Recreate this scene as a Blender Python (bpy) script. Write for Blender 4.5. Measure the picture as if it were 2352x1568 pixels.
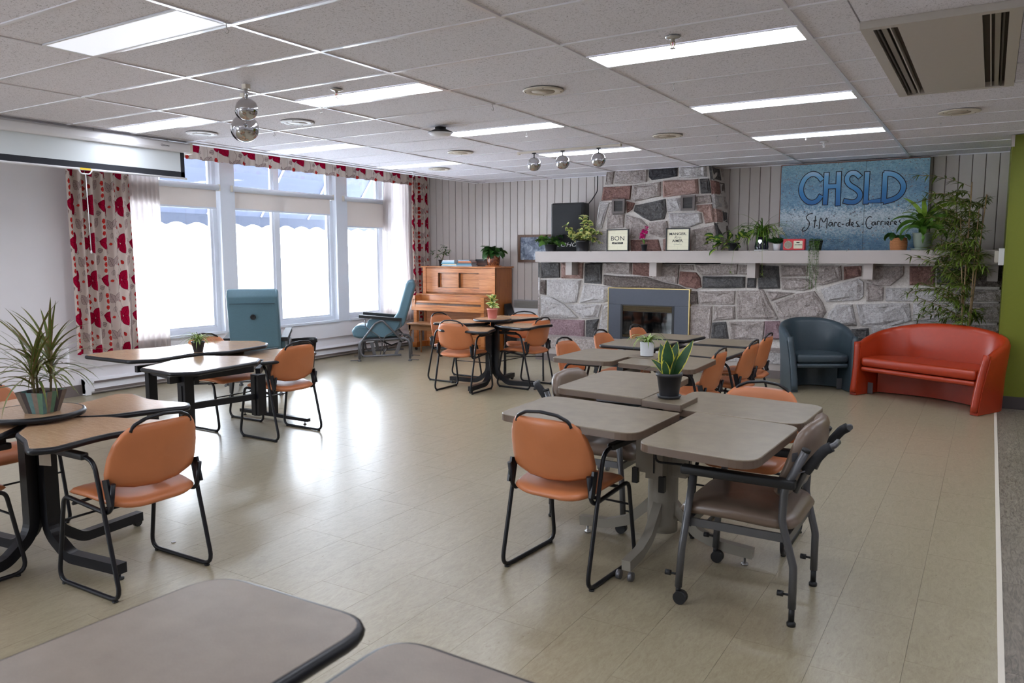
import bpy, bmesh, math, random
from mathutils import Vector, Matrix, Euler
PI = math.pi
S = bpy.context.scene
for o in list(bpy.data.objects): bpy.data.objects.remove(o)
C = S.collection
# ------------------------------------------------------------ camera, world, exposure
cam = bpy.data.objects.new('camera', bpy.data.cameras.new('camera')); C.objects.link(cam)
cam.data.sensor_width = 36; cam.data.lens = 27.084; cam.data.clip_end = 200; cam.data.clip_start = .02
cam.location = (0, 0, 1.52)
cam.rotation_euler = (PI/2 - .1117, .0004, .5541)
cam.data.dof.use_dof = True; cam.data.dof.focus_distance = 6.0; cam.data.dof.aperture_fstop = 5.0
S.camera = cam
S.view_settings.view_transform = 'Standard'; S.view_settings.look = 'None'
S.view_settings.gamma = 1; S.view_settings.use_curve_mapping = False
S.view_settings.exposure = 0.38
W = bpy.data.worlds.new('overcast_sky'); S.world = W; W.use_nodes = True
bg = W.node_tree.nodes['Background']; bg.inputs[0].default_value = (.80, .89, 1, 1); bg.inputs[1].default_value = 19.0
WINDOW_PORTALS = [(-8.62, 7.45, 1.7, 5.4, 2.9, (0, -PI/2, 0)), (-6.35, -3.12, 1.5, 2.0, 1.3, (PI/2, 0, 0))]
for (px, py, pz, sy, sz, rt) in WINDOW_PORTALS:      # sampling portal for the window's daylight, emits nothing itself
    ld = bpy.data.lights.new('window_portal', 'AREA'); ld.shape = 'RECTANGLE'; ld.size = sz if rt[1] else sy; ld.size_y = sy if rt[1] else sz
    ld.cycles.is_portal = True
    lo = bpy.data.objects.new('window_portal', ld); C.objects.link(lo); lo.location = (px, py, pz)
    lo.rotation_euler = rt
PANEL_POWER = 12.0
# ------------------------------------------------------------ node helpers
def srgb(r, g, b):
    f = lambda c: (c/255)/12.92 if c <= 10 else (((c/255)+.055)/1.055)**2.4
    return (f(r), f(g), f(b), 1)
class NT:
    def __init__(s, name):
        s.m = bpy.data.materials.new(name); s.m.use_nodes = True; s.t = s.m.node_tree
        s.p = s.t.nodes['Principled BSDF']; s.out = s.t.nodes['Material Output']
    def n(s, typ, **kw):
        nd = s.t.nodes.new(typ)
        for k, v in kw.items():
            if k == 'i':
                for a, b in v.items():
                    if isinstance(b, bpy.types.NodeSocket): s.t.links.new(b, nd.inputs[a])
                    else: nd.inputs[a].default_value = b
            else: setattr(nd, k, v)
        return nd
    def l(s, a, b): s.t.links.new(a, b)
    def math(s, op, a, b=0.0, c=None, clamp=False):
        nd = s.t.nodes.new('ShaderNodeMath'); nd.operation = op; nd.use_clamp = clamp
        for i, v in enumerate([a, b, c]):
            if v is None: continue
            if isinstance(v, bpy.types.NodeSocket): s.t.links.new(v, nd.inputs[i])
            else: nd.inputs[i].default_value = v
        return nd.outputs[0]
    def mix(s, fac, a, b, mode='MIX'):
        nd = s.t.nodes.new('ShaderNodeMix'); nd.data_type = 'RGBA'; nd.blend_type = mode
        for i, v in ((0, fac), (6, a), (7, b)):
            if isinstance(v, bpy.types.NodeSocket): s.t.links.new(v, nd.inputs[i])
            else: nd.inputs[i].default_value = v
        return nd.outputs[2]
    def coord(s, kind='Object', scale=(1, 1, 1), rot=(0, 0, 0), loc=(0, 0, 0)):
        tc = s.t.nodes.new('ShaderNodeTexCoord'); mp = s.t.nodes.new('ShaderNodeMapping')
        s.t.links.new(tc.outputs[kind], mp.inputs[0])
        mp.inputs[1].default_value = loc; mp.inputs[2].default_value = rot; mp.inputs[3].default_value = scale
        return mp.outputs[0]
    def pos(s, scale=(1, 1, 1)):
        g = s.t.nodes.new('ShaderNodeNewGeometry'); mp = s.t.nodes.new('ShaderNodeMapping')
        s.t.links.new(g.outputs['Position'], mp.inputs[0]); mp.inputs[3].default_value = scale
        return mp.outputs[0]
    def noise(s, vec, scale=5, detail=3, rough=.5, dist=0):
        nd = s.n('ShaderNodeTexNoise', i={'Scale': scale, 'Detail': detail, 'Roughness': rough, 'Distortion': dist})
        s.l(vec, nd.inputs['Vector']); return nd.outputs[0]
    def ramp(s, fac, stops):
        nd = s.t.nodes.new('ShaderNodeValToRGB'); e = nd.color_ramp.elements
        e[0].position, e[0].color = stops[0]; e[1].position, e[1].color = stops[-1]
        for p, c in stops[1:-1]:
            x = e.new(p); x.color = c
        s.l(fac, nd.inputs[0]); return nd.outputs[0]
    def bump(s, h, strength=.3, dist=.01):
        nd = s.n('ShaderNodeBump', i={'Strength': strength, 'Distance': dist}); s.l(h, nd.inputs['Height'])
        s.l(nd.outputs[0], s.p.inputs['Normal']); return nd
    def set(s, **kw):
        for k, v in kw.items():
            k = {'col': 'Base Color', 'rough': 'Roughness', 'metal': 'Metallic', 'spec': 'Specular IOR Level', 'coat': 'Coat Weight',
                 'trans': 'Transmission Weight', 'alpha': 'Alpha', 'ecol': 'Emission Color', 'estr': 'Emission Strength', 'sheen': 'Sheen Weight', 'coatr': 'Coat Roughness'}[k]
            if isinstance(v, bpy.types.NodeSocket): s.l(v, s.p.inputs[k])
            else: s.p.inputs[k].default_value = v
        return s
def plain(name, col, rough=.5, metal=0, var=.06, scale=30, bump=0, **kw):
    t = NT(name); v = t.coord(); nz = t.noise(v, scale, 3)
    dark = tuple(c*(1-var*2) for c in col[:3])+(1,)
    t.set(col=t.mix(nz, dark, col) if var else col, rough=rough, metal=metal, **kw)
    if bump: t.bump(nz, bump, .002)
    return t.m
# ------------------------------------------------------------ mesh builder
def rp(pts, r, seg=5, closed=False):
    """round the corners of a polyline (2D or 3D tuples)"""
    P = [Vector(p) for p in pts]; out = []; n = len(P)
    for i, p in enumerate(P):
        if not closed and i in (0, n-1): out.append(p); continue
        a, b = P[i-1], P[(i+1) % n]; u = (a-p); w = (b-p)
        ri = r[i] if isinstance(r, (list, tuple)) else r
        la, lb = u.length, w.length
        if ri <= 0 or la < 1e-6 or lb < 1e-6: out.append(p); continue
        u.normalize(); w.normalize()
        ang = u.angle(w, PI)
        if ang > PI-.02: out.append(p); continue
        d = min(ri/math.tan(ang/2), la*.48, lb*.48)
        s, e = p+u*d, p+w*d
        for k in range(seg+1):
            t = k/seg; out.append(s*(1-t)**2+p*2*t*(1-t)+e*t*t)
    return [tuple(v) for v in out]
class MB:
    def __init__(s): s.v = []; s.f = []; s.s = []; s.uv = None
    def add(s, vs, fs, smooth=False):
        b = len(s.v); s.v += [tuple(v) for v in vs]; s.f += [tuple(i+b for i in f) for f in fs]; s.s += [smooth]*len(fs); return s
    def box(s, x0, x1, y0, y1, z0, z1, M=None, bev=0):
        if bev:
            return s.prism([(x0, y0), (x1, y0), (x1, y1), (x0, y1)], z0, z1, bev=bev, M=M, crn=bev)
        v = [(x, y, z) for z in (z0, z1) for x, y in ((x0, y0), (x1, y0), (x1, y1), (x0, y1))]
        if M: v = [M @ Vector(p) for p in v]
        return s.add(v, [(3, 2, 1, 0), (4, 5, 6, 7), (0, 1, 5, 4), (1, 2, 6, 5), (2, 3, 7, 6), (3, 0, 4, 7)])
    def sweep(s, P, side, w, h):
        P = [Vector(p) for p in P]; sd = Vector(side).normalized(); n = len(P); vs = []
        for i in range(n):
            t = (P[min(n-1, i+1)]-P[max(0, i-1)]).normalized(); nn = sd.cross(t).normalized()
            for a, b in ((-1, -1), (1, -1), (1, 1), (-1, 1)): vs.append(P[i]+sd*(a*w/2)+nn*(b*h/2))
        fs = [(i*4+k, i*4+(k+1) % 4, i*4+4+(k+1) % 4, i*4+4+k) for i in range(n-1) for k in range(4)]+[(3, 2, 1, 0), tuple(4*n-4+k for k in range(4))]
        return s.add(vs, fs, False)
    def bar(s, a, b, w, h, up=(0, 0, 1)):
        a, b = Vector(a), Vector(b); d = b-a; L = d.length; d.normalize(); u = Vector(up)
        if abs(d.dot(u)) > .99: u = Vector((0, 1, 0))
        x = d.cross(u).normalized(); u = x.cross(d)
        M = Matrix((x, d, u)).transposed().to_4x4(); M.translation = a
        return s.box(-w/2, w/2, 0, L, -h/2, h/2, M)
    def tube(s, pts, r, n=8, closed=False, caps=True, smooth=True, flat=1.0):
        P = [Vector(p) for p in pts]
        Q = [P[0]]
        for p in P[1:]:
            if (p-Q[-1]).length > 1e-5: Q.append(p)
        P = Q; m = len(P); R = r if isinstance(r, (list, tuple)) else [r]*m
        if len(R) < m: R = [R[0]+(R[-1]-R[0])*i/(m-1) for i in range(m)]
        T = []
        for i in range(m):
            a = P[i-1] if (i > 0 or closed) else P[i]; b = P[(i+1) % m] if (i < m-1 or closed) else P[i]
            T.append((b-a).normalized())
        ref = Vector((0, 0, 1)) if abs(T[0].z) < .9 else Vector((1, 0, 0))
        u = T[0].cross(ref).normalized(); vs = []; fs = []
        for i in range(m):
            u = (u-T[i]*u.dot(T[i])).normalized(); w = T[i].cross(u)
            for k in range(n):
                a = 2*PI*k/n; vs.append(P[i]+(u*math.cos(a)+w*math.sin(a)*flat)*R[i])
        for i in range(m-1+(1 if closed else 0)):
            for k in range(n):
                j = (i+1) % m; fs.append((i*n+k, i*n+(k+1) % n, j*n+(k+1) % n, j*n+k))
        s.add(vs, fs, smooth)
        if caps and not closed:
            b = len(s.v)-m*n
            s.f.append(tuple(b+k for k in range(n))[::-1]); s.s.append(False)
            s.f.append(tuple(b+(m-1)*n+k for k in range(n))); s.s.append(False)
        return s
    def lathe(s, prof, n=20, c=(0, 0, 0), M=None, smooth=True, cap=True):
        vs = []; fs = []; m = len(prof)
        for r, z in prof:
            for k in range(n):
                a = 2*PI*k/n; p = Vector((c[0]+r*math.cos(a), c[1]+r*math.sin(a), c[2]+z)); vs.append(M @ p if M else p)
        for i in range(m-1):
            for k in range(n): fs.append((i*n+k, i*n+(k+1) % n, (i+1)*n+(k+1) % n, (i+1)*n+k))
        b = len(s.v); s.add(vs, fs, smooth)
        if cap:
            if prof[0][0] > 1e-4: s.f.append(tuple(b+k for k in range(n))[::-1]); s.s.append(False)
            if prof[-1][0] > 1e-4: s.f.append(tuple(b+(m-1)*n+k for k in range(n))); s.s.append(False)
        return s
    def prism(s, poly, z0, z1, bev=0, M=None, crn=0, bottom=True):
        """2D polygon extruded z0..z1; bev rounds top and bottom edges"""
        P = [Vector(p[:2]) for p in poly]; n = len(P)
        ar = sum(P[i].x*P[(i+1) % n].y-P[(i+1) % n].x*P[i].y for i in range(n))
        if ar < 0: P = P[::-1]
        N = []
        for i in range(n):
            a = (P[i]-P[i-1]); b = (P[(i+1) % n]-P[i])
            if a.length < 1e-7: a = b
            if b.length < 1e-7: b = a
            a = a.normalized(); b = b.normalized(); nn = Vector((a.y+b.y, -a.x-b.x))
            if nn.length < 1e-6: nn = Vector((a.y, -a.x))
            nn.normalize(); c = max(.4, nn.dot(Vector((a.y, -a.x)))); N.append(nn/c)
        if bev: L = [(bev, z0), (bev*.3, z0+bev*.3), (0, z0+bev), (0, z1-bev), (bev*.3, z1-bev*.3), (bev, z1)]
        else: L = [(0, z0), (0, z1)]
        vs = []
        for ins, z in L:
            for p, nn in zip(P, N):
                q = p-nn*ins; q = Vector((q.x, q.y, z)); vs.append(M @ q if M else q)
        b = len(s.v); fs = []
        for i in range(len(L)-1):
            for k in range(n): fs.append((i*n+k, i*n+(k+1) % n, (i+1)*n+(k+1) % n, (i+1)*n+k))
        s.add(vs, fs, False)
        if bev:
            for q in range(len(fs)): s.s[-1-q] = n > 6
            # flat side band stays smooth-shaded only around rounded outlines
        s.f.append(tuple(b+k for k in range(n))[::-1]); s.s.append(False)
        s.f.append(tuple(b+(len(L)-1)*n+k for k in range(n))); s.s.append(False)
        return s
    def surf(s, fn, nu, nv, closeu=False, smooth=True, thick=None):
        vs = [fn(i/(nu if closeu else nu-1), j/(nv-1)) for j in range(nv) for i in range(nu)]; fs = []
        for j in range(nv-1):
            for i in range(nu if closeu else nu-1):
                fs.append((j*nu+i, j*nu+(i+1) % nu, (j+1)*nu+(i+1) % nu, (j+1)*nu+i))
        return s.add(vs, fs, smooth)
    def pillow(s, outline, th, fn, rings=(0.001, .45, .78, .93, 1.0), c=None, back=1.0, p=6):
        """cushion: outline 2D; fn(x,y,off)->3D; off in +-th/2"""
        P = [Vector(q) for q in outline]; n = len(P)
        c = Vector(c) if c else sum(P, Vector((0, 0)))/n
        hs = lambda r: th/2*max(0, 1-r**p)**.5
        seq = [(r, 1) for r in rings]+[(r, -back) for r in rings[-2::-1]]
        vs = []; fs = []
        for r, sg in seq:
            for q in P:
                w = c+(q-c)*r; vs.append(fn(w.x, w.y, hs(r)*sg))
        for i in range(len(seq)-1):
            for k in range(n): fs.append((i*n+k, i*n+(k+1) % n, (i+1)*n+(k+1) % n, (i+1)*n+k))
        return s.add(vs, fs, True)
    def ell(s, c, r, nu=20, nv=12, M=None):
        def f(u, v):
            a = 2*PI*u; b = -PI/2+PI*v
            p = Vector((c[0]+r[0]*math.cos(a)*math.cos(b), c[1]+r[1]*math.sin(a)*math.cos(b), c[2]+r[2]*math.sin(b)))
            return M @ p if M else p
        return s.surf(f, nu, nv, closeu=True)
    def mesh(s, name, mat=None):
        me = bpy.data.meshes.new(name); me.from_pydata([tuple(v) for v in s.v], [], s.f)
        me.polygons.foreach_set('use_smooth', s.s); me.update()
        if mat: me.materials.append(mat)
        return me
    def obj(s, name, mat=None, parent=None, label=None, weld=False):
        me = s.mesh(name, mat)
        bm = bmesh.new(); bm.from_mesh(me)
        if weld: bmesh.ops.remove_doubles(bm, verts=bm.verts, dist=1e-4)
        bmesh.ops.recalc_face_normals(bm, faces=bm.faces); bm.to_mesh(me); bm.free()
        if s.uv:
            ul = me.uv_layers.new(name='UVMap')
            for lp in me.loops: ul.data[lp.index].uv = s.uv[lp.vertex_index]
        o = bpy.data.objects.new(name, me); C.objects.link(o)
        if parent: o.parent = parent
        if label: o['label'] = label
        return o
def tag(o, label, cat, group=None):
    o['label'] = label; o['category'] = cat
    if group: o['group'] = group
    return o
def thing(name, label, cat, loc=(0, 0, 0), rz=0, group=None):
    o = bpy.data.objects.new(name, None); C.objects.link(o); o.location = loc; o.rotation_euler = (0, 0, rz)
    o.empty_display_size = .1
    return tag(o, label, cat, group)
def struct(o): o['kind'] = 'structure'; return o
def copy_tree(o, parent=None):
    c = o.copy(); C.objects.link(c); c.parent = parent
    for ch in o.children: copy_tree(ch, c)
    return c
def rrect(x0, x1, y0, y1, r, seg=6):
    rr = r if isinstance(r, (list, tuple)) else [r]*4
    return rp([(x0, y0), (x1, y0), (x1, y1), (x0, y1)], rr, seg, True)
_fc = {}
def text_part(txt, size, mat, parent, loc, rot, name='lettering', ext=.0006, shear=0, sx=1.0, align='CENTER', off=0):
    cu = bpy.data.curves.new('t', 'FONT'); cu.body = txt; cu.size = size; cu.extrude = ext; cu.shear = shear; cu.align_x = align; cu.align_y = 'CENTER'; cu.offset = off
    cu.resolution_u = 3
    t = bpy.data.objects.new('t', cu); C.objects.link(t)
    dg = bpy.context.evaluated_depsgraph_get(); me = bpy.data.meshes.new_from_object(t.evaluated_get(dg))
    bpy.data.objects.remove(t); bpy.data.curves.remove(cu); me.materials.clear(); me.materials.append(mat); me.name = name
    o = bpy.data.objects.new(name, me); C.objects.link(o); o.parent = parent; o.location = loc; o.rotation_euler = rot; o.scale = (sx, 1, 1)
    return o
# ------------------------------------------------------------ materials
M = {}
M['black'] = plain('black_metal', (.006, .006, .009, 1), .36, 0, .1, spec=.4)
M['blackplastic'] = plain('black_plastic', (.008, .008, .009, 1), .5, 0, .1)
M['pot_black'] = plain('black_pot', (.022, .022, .026, 1), .45, 0, .1)
M['greymetal'] = plain('grey_metal', (.16, .16, .17, 1), .38, .5, .08)
M['dgreymetal'] = plain('dark_grey_metal', (.115, .115, .12, 1), .36, .5, .08)
M['taupe'] = plain('taupe_enamel', srgb(146, 140, 128), .42, 0, .04)
M['chrome'] = plain('chrome', (.55, .55, .57, 1), .06, 1, 0)
M['steel'] = plain('steel', (.5, .5, .5, 1), .3, 1, 0)
M['white'] = plain('white_paint', srgb(225, 224, 226), .5, 0, .02)
M['offwhite'] = plain('offwhite_plastic', srgb(214, 205, 190), .45, 0, .02)
M['whiteframe'] = plain('white_window_paint', srgb(222, 226, 234), .35, 0, .02)
M['wallpaint'] = plain('wall_paint', srgb(234, 230, 232), .6, 0, .03, 3)
M['greenpaint'] = plain('green_wall_paint', srgb(104, 110, 2), .55, 0, .05, 60)
M['darkbase'] = plain('vinyl_baseboard', srgb(112, 102, 98), .5, 0, .05)
M['darkbase2'] = plain('dark_vinyl_baseboard', srgb(62, 54, 52), .5, 0, .05)
M['mantel'] = plain('mantel_paint', srgb(178, 168, 162), .5, 0, .04, 8)
M['brass'] = plain('brass', (.55, .42, .18, 1), .3, 1, .05)
M['firepanel'] = plain('slate_enamel', srgb(74, 78, 88), .4, .2, .08)
M['red'] = plain('red_plastic', srgb(205, 22, 38), .35, 0, .05)
M['cream'] = plain('cream_print', srgb(232, 226, 198), .6, 0, .04)
M['foam'] = plain('foam_grip', (.025, .025, .028, 1), .9, 0, .2, 200, .3)
M['yellow'] = plain('yellow_label', srgb(236, 200, 30), .5, 0, 0)
M['ink'] = plain('printed_ink', (.012, .012, .014, 1), .7, 0, 0)
M['whiteink'] = plain('pale_print', (.75, .75, .75, 1), .6, 0, 0)
M['soil'] = plain('potting_soil', (.02, .013, .01, 1), .95, 0, .4, 60, .6)
M['pinkpot'] = plain('pink_pot', srgb(200, 120, 112), .5, 0, .04)
M['greypot'] = plain('sage_pot', srgb(118, 128, 116), .4, 0, .05)
M['terracotta'] = plain('orange_saucer', srgb(205, 125, 60), .4, 0, .05)
M['orchid'] = plain('magenta_petal', srgb(205, 15, 120), .55, 0, .15, 80)
M['whitepetal'] = plain('white_petal', srgb(235, 235, 225), .6, 0, .05)
M['stem'] = plain('plant_stem', srgb(120, 105, 70), .7, 0, .2, 60)
M['bamboostem'] = plain('bamboo_cane', srgb(176, 146, 106), .6, 0, .25, 40)
M['geri_blue'] = plain('teal_vinyl', srgb(92, 124, 138), .42, 0, .08, 60, .05)
M['darkblue'] = plain('slate_blue_leather', srgb(62, 76, 84), .34, 0, .12, 40, .06)
M['redleather'] = plain('orange_red_leather', srgb(172, 54, 20), .34, 0, .10, 30, .06)
M['bin'] = plain('bin_liner', (.012, .012, .013, 1), .28, 0, .3, 90, .8)
M['screenwhite'] = plain('screen_fabric', srgb(214, 220, 222), .8, 0, .01)
M['screenblack'] = plain('screen_border', (.02, .022, .03, 1), .8, 0, 0)
M['bulkhead'] = plain('ceiling_trim', srgb(226, 226, 228), .55, 0, .02)
M['gridbar'] = plain('ceiling_grid', srgb(232, 230, 234), .28, 0, .0, coat=.4)
M['gold'] = plain('gold_slats', (.09, .065, .035, 1), .45, 1, .1)
def vinyl(name, col, rough=.38):
    t = NT(name); v = t.coord(); nz = t.noise(v, 9, 4); fine = t.noise(v, 260, 2)
    c = t.mix(nz, tuple(x*.80 for x in col[:3])+(1,), col)
    t.set(col=c, rough=rough, spec=.5); t.bump(fine, .12, .0006); return t.m
M['orange'] = vinyl('orange_vinyl', srgb(198, 120, 74))
M['taupevinyl'] = vinyl('taupe_vinyl', srgb(116, 98, 84), .32)
def laminate(name, a, b, rough=.28, grain=False):
    t = NT(name); v = t.coord()
    if grain:
        v2 = t.coord(scale=(2.2, 26, 10)); nz = t.noise(v2, 6, 5, .65, .6); sp = t.noise(v, 150, 2)
        f = t.math('ADD', t.math('MULTIPLY', nz, .75), t.math('MULTIPLY', sp, .3))
    else:
        v2 = t.coord(scale=(60, 20, 20)); nz = t.noise(v2, 9, 4, .7); big = t.noise(v, 14, 3)
        f = t.math('ADD', t.math('MULTIPLY', nz, .55), t.math('MULTIPLY', big, .45))
    t.set(col=t.ramp(f, [(.3, a), (.72, b)]), rough=rough); return t.m
M['lam_grey'] = laminate('grey_brown_laminate', srgb(106, 94, 76), srgb(140, 127, 106), .32)
M['lam_edge'] = plain('laminate_edge', srgb(104, 86, 72), .35, 0, .06)
M['lam_oak'] = laminate('light_oak_laminate', srgb(160, 124, 92), srgb(198, 164, 130), .2, True)
M['lam_mauve'] = laminate('mauve_brown_laminate', srgb(112, 99, 88), srgb(138, 124, 111), .38)
def wood(name, dark, mid, light, axis=0, sc=1.0, rough=.32):
    t = NT(name); s = [14, 14, 14]; s[axis] = 1.0
    v = t.coord(scale=tuple(x*sc for x in s)); nz = t.noise(v, 2.2, 6, .65, 1.2)
    s2 = [60, 60, 60]; s2[axis] = 2; fine = t.noise(t.coord(scale=tuple(x*sc for x in s2)), 2, 3)
    f = t.math('ADD', t.math('MULTIPLY', nz, .7), t.math('MULTIPLY', fine, .3))
    t.set(col=t.ramp(f, [(.28, dark), (.47, mid), (.7, light)]), rough=rough, coat=.25, coatr=.15)
    t.bump(f, .08, .001); return t.m
M['piano'] = wood('honey_wood', srgb(120, 66, 34), srgb(190, 118, 64), srgb(218, 152, 92))
M['pianoside'] = wood('honey_wood_side', srgb(110, 58, 24), srgb(160, 92, 40), srgb(180, 108, 50), 2)
M['benchwood'] = wood('bench_wood', srgb(110, 72, 44), srgb(150, 104, 66), srgb(176, 130, 90))
M['framewood'] = wood('walnut_frame', srgb(60, 40, 28), srgb(92, 64, 46), srgb(112, 82, 60), 2)
# granite
def stone(name, base, dark, light, sc=1.0):
    t = NT(name); v = t.pos()
    a = t.noise(v, 130*sc, 4, .75); b = t.noise(v, 38, 4, .6); big = t.noise(v, 7, 3)
    f = t.math('ADD', t.math('MULTIPLY', a, .62), t.math('MULTIPLY', b, .38))
    c = t.ramp(f, [(.36, dark), (.50, base), (.62, light)])
    c = t.mix(t.math('MULTIPLY', big, .4), c, tuple(x*.62 for x in base[:3])+(1,))
    t.set(col=c, rough=.78)
    rid = t.noise(v, 16, 5, .62, .5)
    h = t.math('ADD', t.math('MULTIPLY', rid, 1.6), t.math('MULTIPLY', a, .25)); t.bump(h, .9, .03); return t.m
M['st_g'] = stone('granite_grey', srgb(176, 164, 158), srgb(112, 100, 94), srgb(216, 206, 202))
M['st_w'] = stone('granite_pale', srgb(200, 194, 192), srgb(132, 124, 122), srgb(224, 222, 220))
M['st_d'] = stone('granite_dark', srgb(86, 84, 84), srgb(48, 46, 48), srgb(126, 122, 120))
M['st_k'] = stone('granite_black', srgb(44, 42, 48), srgb(18, 17, 20), srgb(92, 90, 96))
M['st_p'] = stone('granite_pink', srgb(176, 142, 132), srgb(120, 92, 84), srgb(204, 178, 168))
M['st_r'] = stone('granite_red', srgb(138, 100, 92), srgb(84, 58, 54), srgb(172, 136, 124))
M['st_m'] = stone('granite_mauve', srgb(162, 132, 138), srgb(112, 88, 94), srgb(190, 164, 168))
M['st_b'] = stone('granite_brown', srgb(112, 100, 94), srgb(58, 50, 46), srgb(160, 150, 144))
def mortar():
    t = NT('mortar'); v = t.pos(); n = t.noise(v, 60, 4); t.set(col=t.ramp(n, [(.3, srgb(188, 180, 172)), (.7, srgb(214, 208, 202))]), rough=.9); t.bump(n, .5, .006); return t.m
M['mortar'] = mortar()
# ceiling tile: fissured mineral fibre
def ctile():
    t = NT('ceiling_tile_fibre'); v = t.pos((1, 1, 1)); d = t.noise(v, 95, 3, .7, .6); d2 = t.noise(v, 210, 2, .6)
    oi = t.n('ShaderNodeObjectInfo')
    f = t.math('ADD', t.math('MULTIPLY', d, .6), t.math('MULTIPLY', d2, .4))
    c = t.ramp(f, [(.385, srgb(156, 150, 156)), (.45, srgb(232, 228, 234)), (.7, srgb(238, 234, 240))])
    c = t.mix(t.math('MULTIPLY', oi.outputs['Random'], .12), c, srgb(176, 172, 174))
    t.set(col=c, rough=.9); t.bump(t.math('MINIMUM', f, .47), .6, .004); return t.m
M['ctile'] = ctile()
# vinyl floor tile with directional streaks
def ftile():
    t = NT('vinyl_floor_tile'); oi = t.n('ShaderNodeObjectInfo'); g = t.n('ShaderNodeNewGeometry')
    ad = t.n('ShaderNodeVectorMath', operation='ADD'); t.l(g.outputs['Position'], ad.inputs[0])
    cx = t.n('ShaderNodeCombineXYZ'); t.l(t.math('MULTIPLY', oi.outputs['Random'], 37.0), cx.inputs[2]); t.l(cx.outputs[0], ad.inputs[1])
    mp = t.n('ShaderNodeMapping'); t.l(ad.outputs[0], mp.inputs[0]); mp.inputs[3].default_value = (11, 3.2, 1)
    a = t.noise(mp.outputs[0], 2.6, 6, .66, 1.6)
    mp2 = t.n('ShaderNodeMapping'); t.l(ad.outputs[0], mp2.inputs[0]); mp2.inputs[3].default_value = (34, 9, 1)
    b = t.noise(mp2.outputs[0], 2.6, 5, .7, 2.2)
    f = t.math('ADD', t.math('MULTIPLY', a, .5), t.math('MULTIPLY', b, .5))
    c = t.ramp(f, [(.32, srgb(132, 120, 94)), (.5, srgb(152, 141, 116)), (.68, srgb(166, 157, 132))])
    c = t.mix(t.math('MULTIPLY', oi.outputs['Random'], .10), c, srgb(160, 148, 126))
    rv = t.math('ADD', t.math('MULTIPLY', b, .12), .235)
    t.set(col=c, rough=rv, spec=.8); t.bump(b, .03, .001); return t.m
M['ftile'] = ftile()
def plankm():
    t = NT('grey_wood_plank'); oi = t.n('ShaderNodeObjectInfo'); g = t.n('ShaderNodeNewGeometry')
    ad = t.n('ShaderNodeVectorMath', operation='ADD'); t.l(g.outputs['Position'], ad.inputs[0])
    cx = t.n('ShaderNodeCombineXYZ'); t.l(t.math('MULTIPLY', oi.outputs['Random'], 37.0), cx.inputs[2]); t.l(cx.outputs[0], ad.inputs[1])
    mp = t.n('ShaderNodeMapping'); t.l(ad.outputs[0], mp.inputs[0]); mp.inputs[3].default_value = (22, 4, 1)
    a = t.noise(mp.outputs[0], 2, 6, .7, 2.0)
    c = t.ramp(a, [(.35, srgb(78, 70, 62)), (.5, srgb(122, 112, 100)), (.68, srgb(150, 140, 126))])
    c = t.mix(t.math('MULTIPLY', oi.outputs['Random'], .4), c, srgb(92, 82, 72))
    t.set(col=c, rough=.42); t.bump(a, .15, .001); return t.m
M['plank'] = plankm()
M['board'] = plain('painted_panelling', srgb(196, 187, 181), .55, 0, .04, 6)
M['groove'] = plain('panel_groove', srgb(120, 108, 102), .7, 0, .04)
def emis(name, col, s):
    t = NT(name); t.set(col=(.8, .8, .8, 1), ecol=col, estr=s); return t.m
M['panel'] = emis('lit_diffuser', (.84, .89, 1, 1), PANEL_POWER)
M['panel_dim'] = emis('dim_diffuser', (.84, .88, 1, 1), .55)
def glass():
    t = NT('window_glass'); tr = t.n('ShaderNodeBsdfTransparent'); gl = t.n('ShaderNodeBsdfGlossy', i={'Roughness': .02})
    mx = t.n('ShaderNodeMixShader'); fr = t.n('ShaderNodeFresnel', i={'IOR': 1.3})
    t.l(fr.outputs[0], mx.inputs[0]); t.l(tr.outputs[0], mx.inputs[1]); t.l(gl.outputs[0], mx.inputs[2]); t.l(mx.outputs[0], t.out.inputs[0]); return t.m
M['glass'] = glass()
def fglass():
    t = NT('firebox_glass'); tr = t.n('ShaderNodeBsdfTransparent', i={'Color': (.16, .17, .19, 1)}); gl = t.n('ShaderNodeBsdfGlossy', i={'Roughness': .06})
    mx = t.n('ShaderNodeMixShader', i={'Fac': .09})
    t.l(tr.outputs[0], mx.inputs[1]); t.l(gl.outputs[0], mx.inputs[2]); t.l(mx.outputs[0], t.out.inputs[0]); return t.m
M['fglass'] = fglass()
def cloth(name, col, tl=.5, tp=0.0):
    t = NT(name); v = t.coord(scale=(300, 300, 300)); d = t.n('ShaderNodeBsdfDiffuse', i={'Color': col}); tr = t.n('ShaderNodeBsdfTranslucent', i={'Color': col})
    mx = t.n('ShaderNodeMixShader', i={'Fac': tl}); t.l(d.outputs[0], mx.inputs[1]); t.l(tr.outputs[0], mx.inputs[2])
    last = mx.outputs[0]
    if tp:
        tp_ = t.n('ShaderNodeBsdfTransparent'); m2 = t.n('ShaderNodeMixShader', i={'Fac': tp}); t.l(last, m2.inputs[1]); t.l(tp_.outputs[0], m2.inputs[2]); last = m2.outputs[0]
    t.l(last, t.out.inputs[0]); return t.m
M['sheer'] = cloth('sheer_voile', srgb(202, 192, 188), .48, .05)
M['blind'] = cloth('roller_blind_fabric', srgb(228, 220, 214), .16, 0)
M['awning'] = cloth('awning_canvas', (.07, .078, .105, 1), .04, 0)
M['awning_edge'] = cloth('awning_valance', (.06, .066, .085, 1), .02, 0)
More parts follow.
